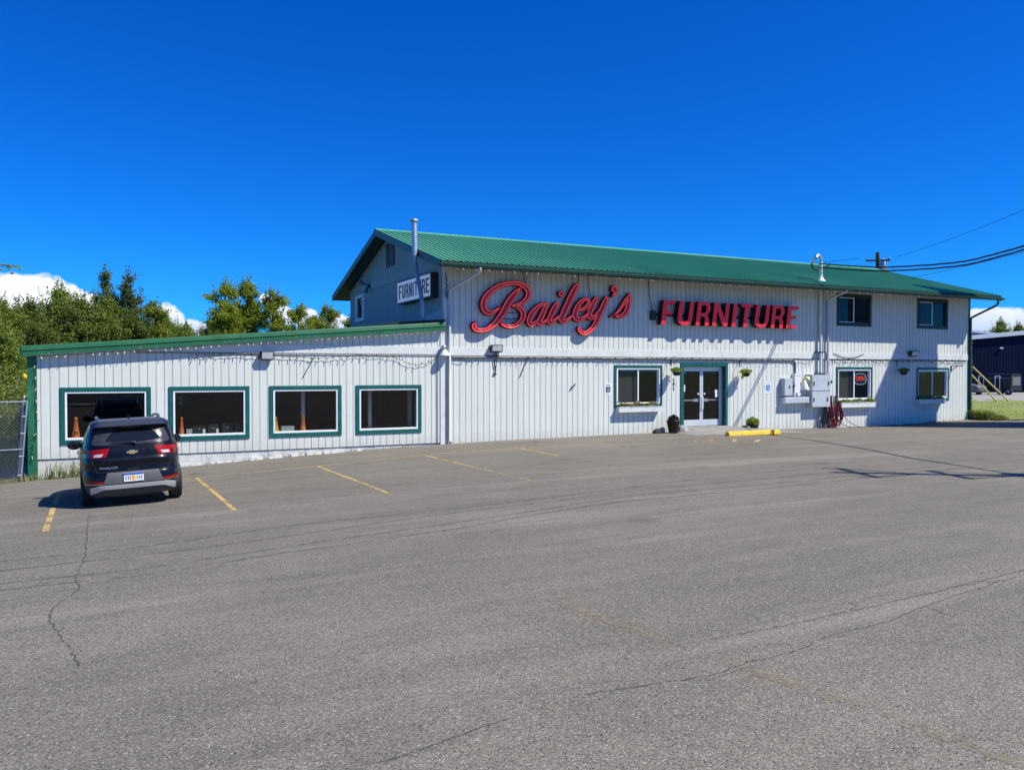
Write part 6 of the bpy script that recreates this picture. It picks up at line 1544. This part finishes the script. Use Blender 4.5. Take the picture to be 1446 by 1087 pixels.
b = MB(); b.face([(-16,0,-.3), (4.6,0,-.3), (4.6,0,BT(4.6)), (-6,0,BT(-6)), (-16,0,BT(-16))]); b.face([(4.6,0,-.3), (4.6,18,-.3), (4.6,18,BT(4.6)), (4.6,0,BT(4.6))]); b.build('wall', LIGHT_BLUE_WALL, bh, local=True)
for xa, xb in ((-16.4,-6), (-6,5.2)):
    b = MB(); b.prism([(xa,BT(xa)), (xb,BT(xb)), (xb,BT(xb)+.26), (xa,BT(xa)+.26)], 'y', -.4, 18.4); b.build('roof', WHITE_METAL, bh, local=True)
# black cargo trailer with rounded top
tr = thing('cargo_trailer', (76.8, 24, -.3), 'black round-topped trailer with pale frames parked by the navy hall', 'trailer')
Z0 = gz(45,10)+.01
b = MB(); sec = [(-.75,.50), (-.78,.62)]+[(-.78+.28*(1-math.cos(a)), 1.62+.38*math.sin(a)) for a in [i*PI/2/5 for i in range(6)]]+[(.78-.28*(1-math.cos(a)), 1.62+.38*math.sin(a)) for a in [PI/2-i*PI/2/5 for i in range(6)]]+[(.78,.62), (.75,.50)]
n = len(sec); vs = [(76.6+q[0], y, Z0+q[1]) for y in (22.75, 25.15) for q in sec]
b.mesh(vs, [(i, (i+1) % n, n+(i+1) % n, n+i) for i in range(n)]+[tuple(range(n))[::-1], tuple(range(n, 2*n))]); fixn(b.build('box_body', BLACK, tr))
b = MB(); b.box(75.79, 75.83, 22.9, 25.0, Z0+1.55, Z0+1.62); b.box(76.0, 77.2, 22.71, 22.74, Z0+.9, Z0+1.7); b.build('side_panel', M('dull_grey_panel', (.14,.145,.15), .5), tr)
for (ya, yb2, za, zb2) in ((25.35,25.85,.62,1.75), (23.75,24.2,.55,1.75)):
    b = MB()
    for yq in (ya, yb2): b.tube([(75.7,yq,Z0+za), (75.7,yq,Z0+zb2)], .05, 6)
    for zq in (za, zb2): b.tube([(75.7,ya,Z0+zq), (75.7,yb2,Z0+zq)], .05, 6)
    b.build('door_frame', WHITE_METAL, tr)
for yq in (23.0, 23.75):
    b = MB(); b.lathe((75.85,yq,Z0+.34), [(.2,-.12), (.34,-.1), (.34,.1), (.2,.12)], 'x', 18); o = b.build('wheel', TYRE, tr); WORLD_AT[o.name] = WORLD_AT[tr.name]
    b = MB(); b.lathe((75.72,yq,Z0+.34), [(.18,0), (.16,.02), (.05,.03)], 'x', 14); b.build('rim', GALV, o)
b = MB(); b.tube([(76.2,25.2,Z0+.45), (76.6,27.2,Z0+.42)], .06, 6); b.tube([(77.0,25.2,Z0+.45), (76.6,27.2,Z0+.42)], .06, 6); b.box(75.8, 77.4, 22.7, 25.3, Z0+.42, Z0+.50); b.build('chassis', BLACK, tr)
b = MB(); b.tube([(76.0,25.0,Z0), (76.0,25.0,Z0+.5)], .09, 8); b.lathe((76.0,25.0,Z0), [(.16,0), (.14,.06), (.1,.07)], seg=10); b.build('jack_stand', WHITE_METAL, tr)
# far grey car, mostly behind the corner
fcar = thing('parked_car', (74.0, 28.5, Z0), 'grey car seen past the store corner beside the black trailer', 'car', rot=(0,0,math.radians(180)))
CAR_SH = Shell([(.22,.74,.12,4.1,5), (.40,.86,.0,4.3,5), (.62,.87,.0,4.3,5), (.80,.86,.03,4.22,5), (.92,.84,.06,4.0,5), (.98,.80,.10,3.2,4.6), (1.15,.74,.22,2.85,4.4), (1.32,.67,.45,2.5,4.2), (1.41,.60,.75,2.2,3.8), (1.45,.45,1.0,1.9,3)])
body_mesh(fcar, CAR_SH, SILVER_PAINT, (.8, 3.3), .36, .30)
for x in (-.76, .76):
    for y in (.8, 3.3): wheel(fcar, x, y, .33)
for wh in ('side-', 'side+'):
    b = MB(); CAR_SH.patch(b, wh, quad((.55,1.0), (2.9,1.0), (2.3,1.33), (.85,1.33)), 14, 5, .006); b.build('side_window', CAR_GLASS, fcar, local=True)
for wh, z0, z1 in (('rear',1.02,1.32), ('front',1.02,1.33)):
    b = MB(); CAR_SH.patch(b, wh, quad((-.62,z0), (.62,z0), (.5,z1), (-.5,z1)), 10, 5, .006); b.build('rear_window' if wh == 'rear' else 'windscreen', CAR_GLASS, fcar, local=True)
# distant pole behind the roof
def pole(name, x, y, top, label, arm_dir, cans=1, arm_len=1.3, r=.16, drop=1.75):
    z = far_z(x, y); t = thing(name, (x, y, z), label, 'utility pole')
    b = MB(); b.tube([(x,y,z-.2), (x,y,top)], [r*1.15, r*.85], 12); b.build('pole', WOOD_POLE, t)
    d = Vector((math.cos(arm_dir), math.sin(arm_dir), 0)); sd = d.cross(Vector((0,0,1)))
    for hz, ln in (((.35, arm_len), (2.6, arm_len*.85)) if arm_len > 1 else ((.62, arm_len),)):
        b = MB(); c = Vector((x,y,top-hz)); b.obox(c+sd*r, d*ln, sd*.05, (0,0,.06)); b.build('crossarm', WOOD_POLE, t)
        for k in (-1, 1):
            if arm_len > 1: b = MB(); b.tube([c+sd*r+d*ln*.9*k, Vector((x,y,top-hz-1.7))], .045, 6); b.build('brace', WOOD_POLE, t)
    c = Vector((x,y,top-(.35 if arm_len > 1 else .62)))
    for k in (-1, 0, 1):
        q = c+d*arm_len*.92*k+Vector((0,0,.06)); b = MB(); b.lathe(q, [(.03,0), (.06,.04), (.09,.07), (.05,.11), (.08,.14), (.04,.20)], seg=10); b.build('insulator', M('grey_insulator', (.3,.32,.34), .3), t)
    for k in range(cans):
        q = Vector((x,y,top-drop))+d*(.42 if k == 0 else -.42); b = MB(); b.lathe(q, [(.20,-.42), (.24,-.40), (.24,.40), (.20,.46), (.08,.50), (.05,.66)], seg=14); b.build('transformer', GALV, t)
    return t
pole('utility_pole', 52.4, 18.3, 10.95, 'dark wooden pole with crossarm and transformer behind the roof', math.radians(-40), 1, .85, .17, 1.15)
pole('utility_pole', 22.2, -19.0, 12.3, 'tall wooden street pole beside the lot that throws the long forked shadow', math.radians(63.7), 2, 1.05, .15, 4.9)
def wire(label, pts, r, cat='cable', grp=None, name='overhead_cable', seg=5):
    b = MB(); b.tube(spline(pts, 10), r, seg); return b.build(name, BLACK, top=(label, cat, grp))
def sag(a, b_, s, n=8):
    a, b_ = Vector(a), Vector(b_); return [a.lerp(b_, i/n)-Vector((0,0,s*4*(i/n)*(1-i/n))) for i in range(n+1)]
# service drop: two twisted bundles from the weatherhead to the street pole
DROP = [(0,6.4), (2,6.05), (4,5.75), (7,5.5), (8.6,5.53), (11.1,5.82), (14.5,6.6), (18.6,7.75)]
A1 = [(26.4-.224*u, -.3-.999*u, z) for u, z in DROP]; A2 = [(26.42-.226*u, -.32-.997*u, z-.16*(1-u/30)) for u, z in DROP]
b = MB()
for A, off in ((A1, 0), (A2, 2)):
    p = spline(A, 8)
    for ph in (0, 2.1, 4.2): b.tube([q+Vector((.018*math.cos(i*.8+ph+off), .0, .018*math.sin(i*.8+ph+off))) for i, q in enumerate(p)], .013, 5)
b.build('service_drop', BLACK, top=('pair of thick black twisted service cables from the mast to the street', 'cable'))
b = MB()
for k in range(3):
    s_ = .10*k
    b.tube(spline([(26.37,-.17,6.62), (26.22-s_*.4,-.22,6.56-s_), (26.05-s_*.3,-.28,6.42-s_*.6), (26.08,-.32,6.20-s_*.3), (26.30,-.33,6.10+s_*.2), (26.62,-.32,6.18), (26.95,-.40,6.42+s_*.3)] if k < 2 else [(26.37,-.17,6.62), (26.1,-.2,6.5), (26.0,-.28,6.28), (26.2,-.3,6.12), (26.40,-.31,6.28)], 7), .016, 5)
b.build('drip_loop', BLACK, top=('black drip loops of cable around the weatherhead', 'cable'))
wire('thin wire climbing from the pole top towards the upper edge of the sky', sag((53.3,17.4,10.55), (38.0,-10.9,12.2), .5), .014, grp='thin overhead wires')
wire('thin wire running from the pole behind the roof to the mast', sag((51.5,19.2,10.55), (30,60,11.0), .4), .014, grp='thin overhead wires')
wire('thin lower wire rising behind the roof end', sag((53.0,18,8.7), (40.0,-14.0,10.0), .45), .014, grp='thin overhead wires')
# guy wires with yellow guards
for (a, g0), lab in ((((59.4,12.5), (57.45,14.55,2.05)), 'longer yellow guy guard slanting down to the lawn'), (((58.6,12.9), (57.25,14.75,1.15)), 'shorter yellow guy guard below the longer one')):
    z = far_z(*a); t = thing('guy_wire', (a[0], a[1], z), lab, 'guy wire', 'guy wires of the pole behind the store')
    A = Vector((a[0], a[1], z)); G = Vector(g0); E_ = Vector((52.4,18.3,9.2 if 'longer' in lab else 7.5))
    b = MB(); b.tube([A, E_], .014, 5); b.build('strand', GALV, t)
    G = A.lerp(E_, .30 if 'longer' in lab else .22)
    b = MB(); b.tube([A, G], .055, 8); b.build('guard', GUARD_YELLOW, t)
# tall unseen panel added outside the view to cast the big shadow on the shop end
py_ = thing('shadow_panel', (37.5, -5.7, gz(37.5, -5.7)), 'tall blank white panel added out of view to shade the end of the store', 'sign')
b = MB(); b.box(37.30, 37.70, -7.75, -3.44, .45, 13.15); o = b.build('shadow_panel_body', WHITE_METAL, py_, bevel=.03); WORLD_AT[o.name] = WORLD_AT[py_.name]
for xx in (37.285, 37.702):
    b = MB(); b.box(xx, xx+.013, -7.6, -3.6, .7, 12.95); b.build('face', PAPER, py_)
for yy in (-7.2, -4.0):
    b = MB(); b.box(37.38, 37.62, yy-.12, yy+.12, gz(37.5,yy)-.2, .45); b.build('post', WOOD_POLE, py_)
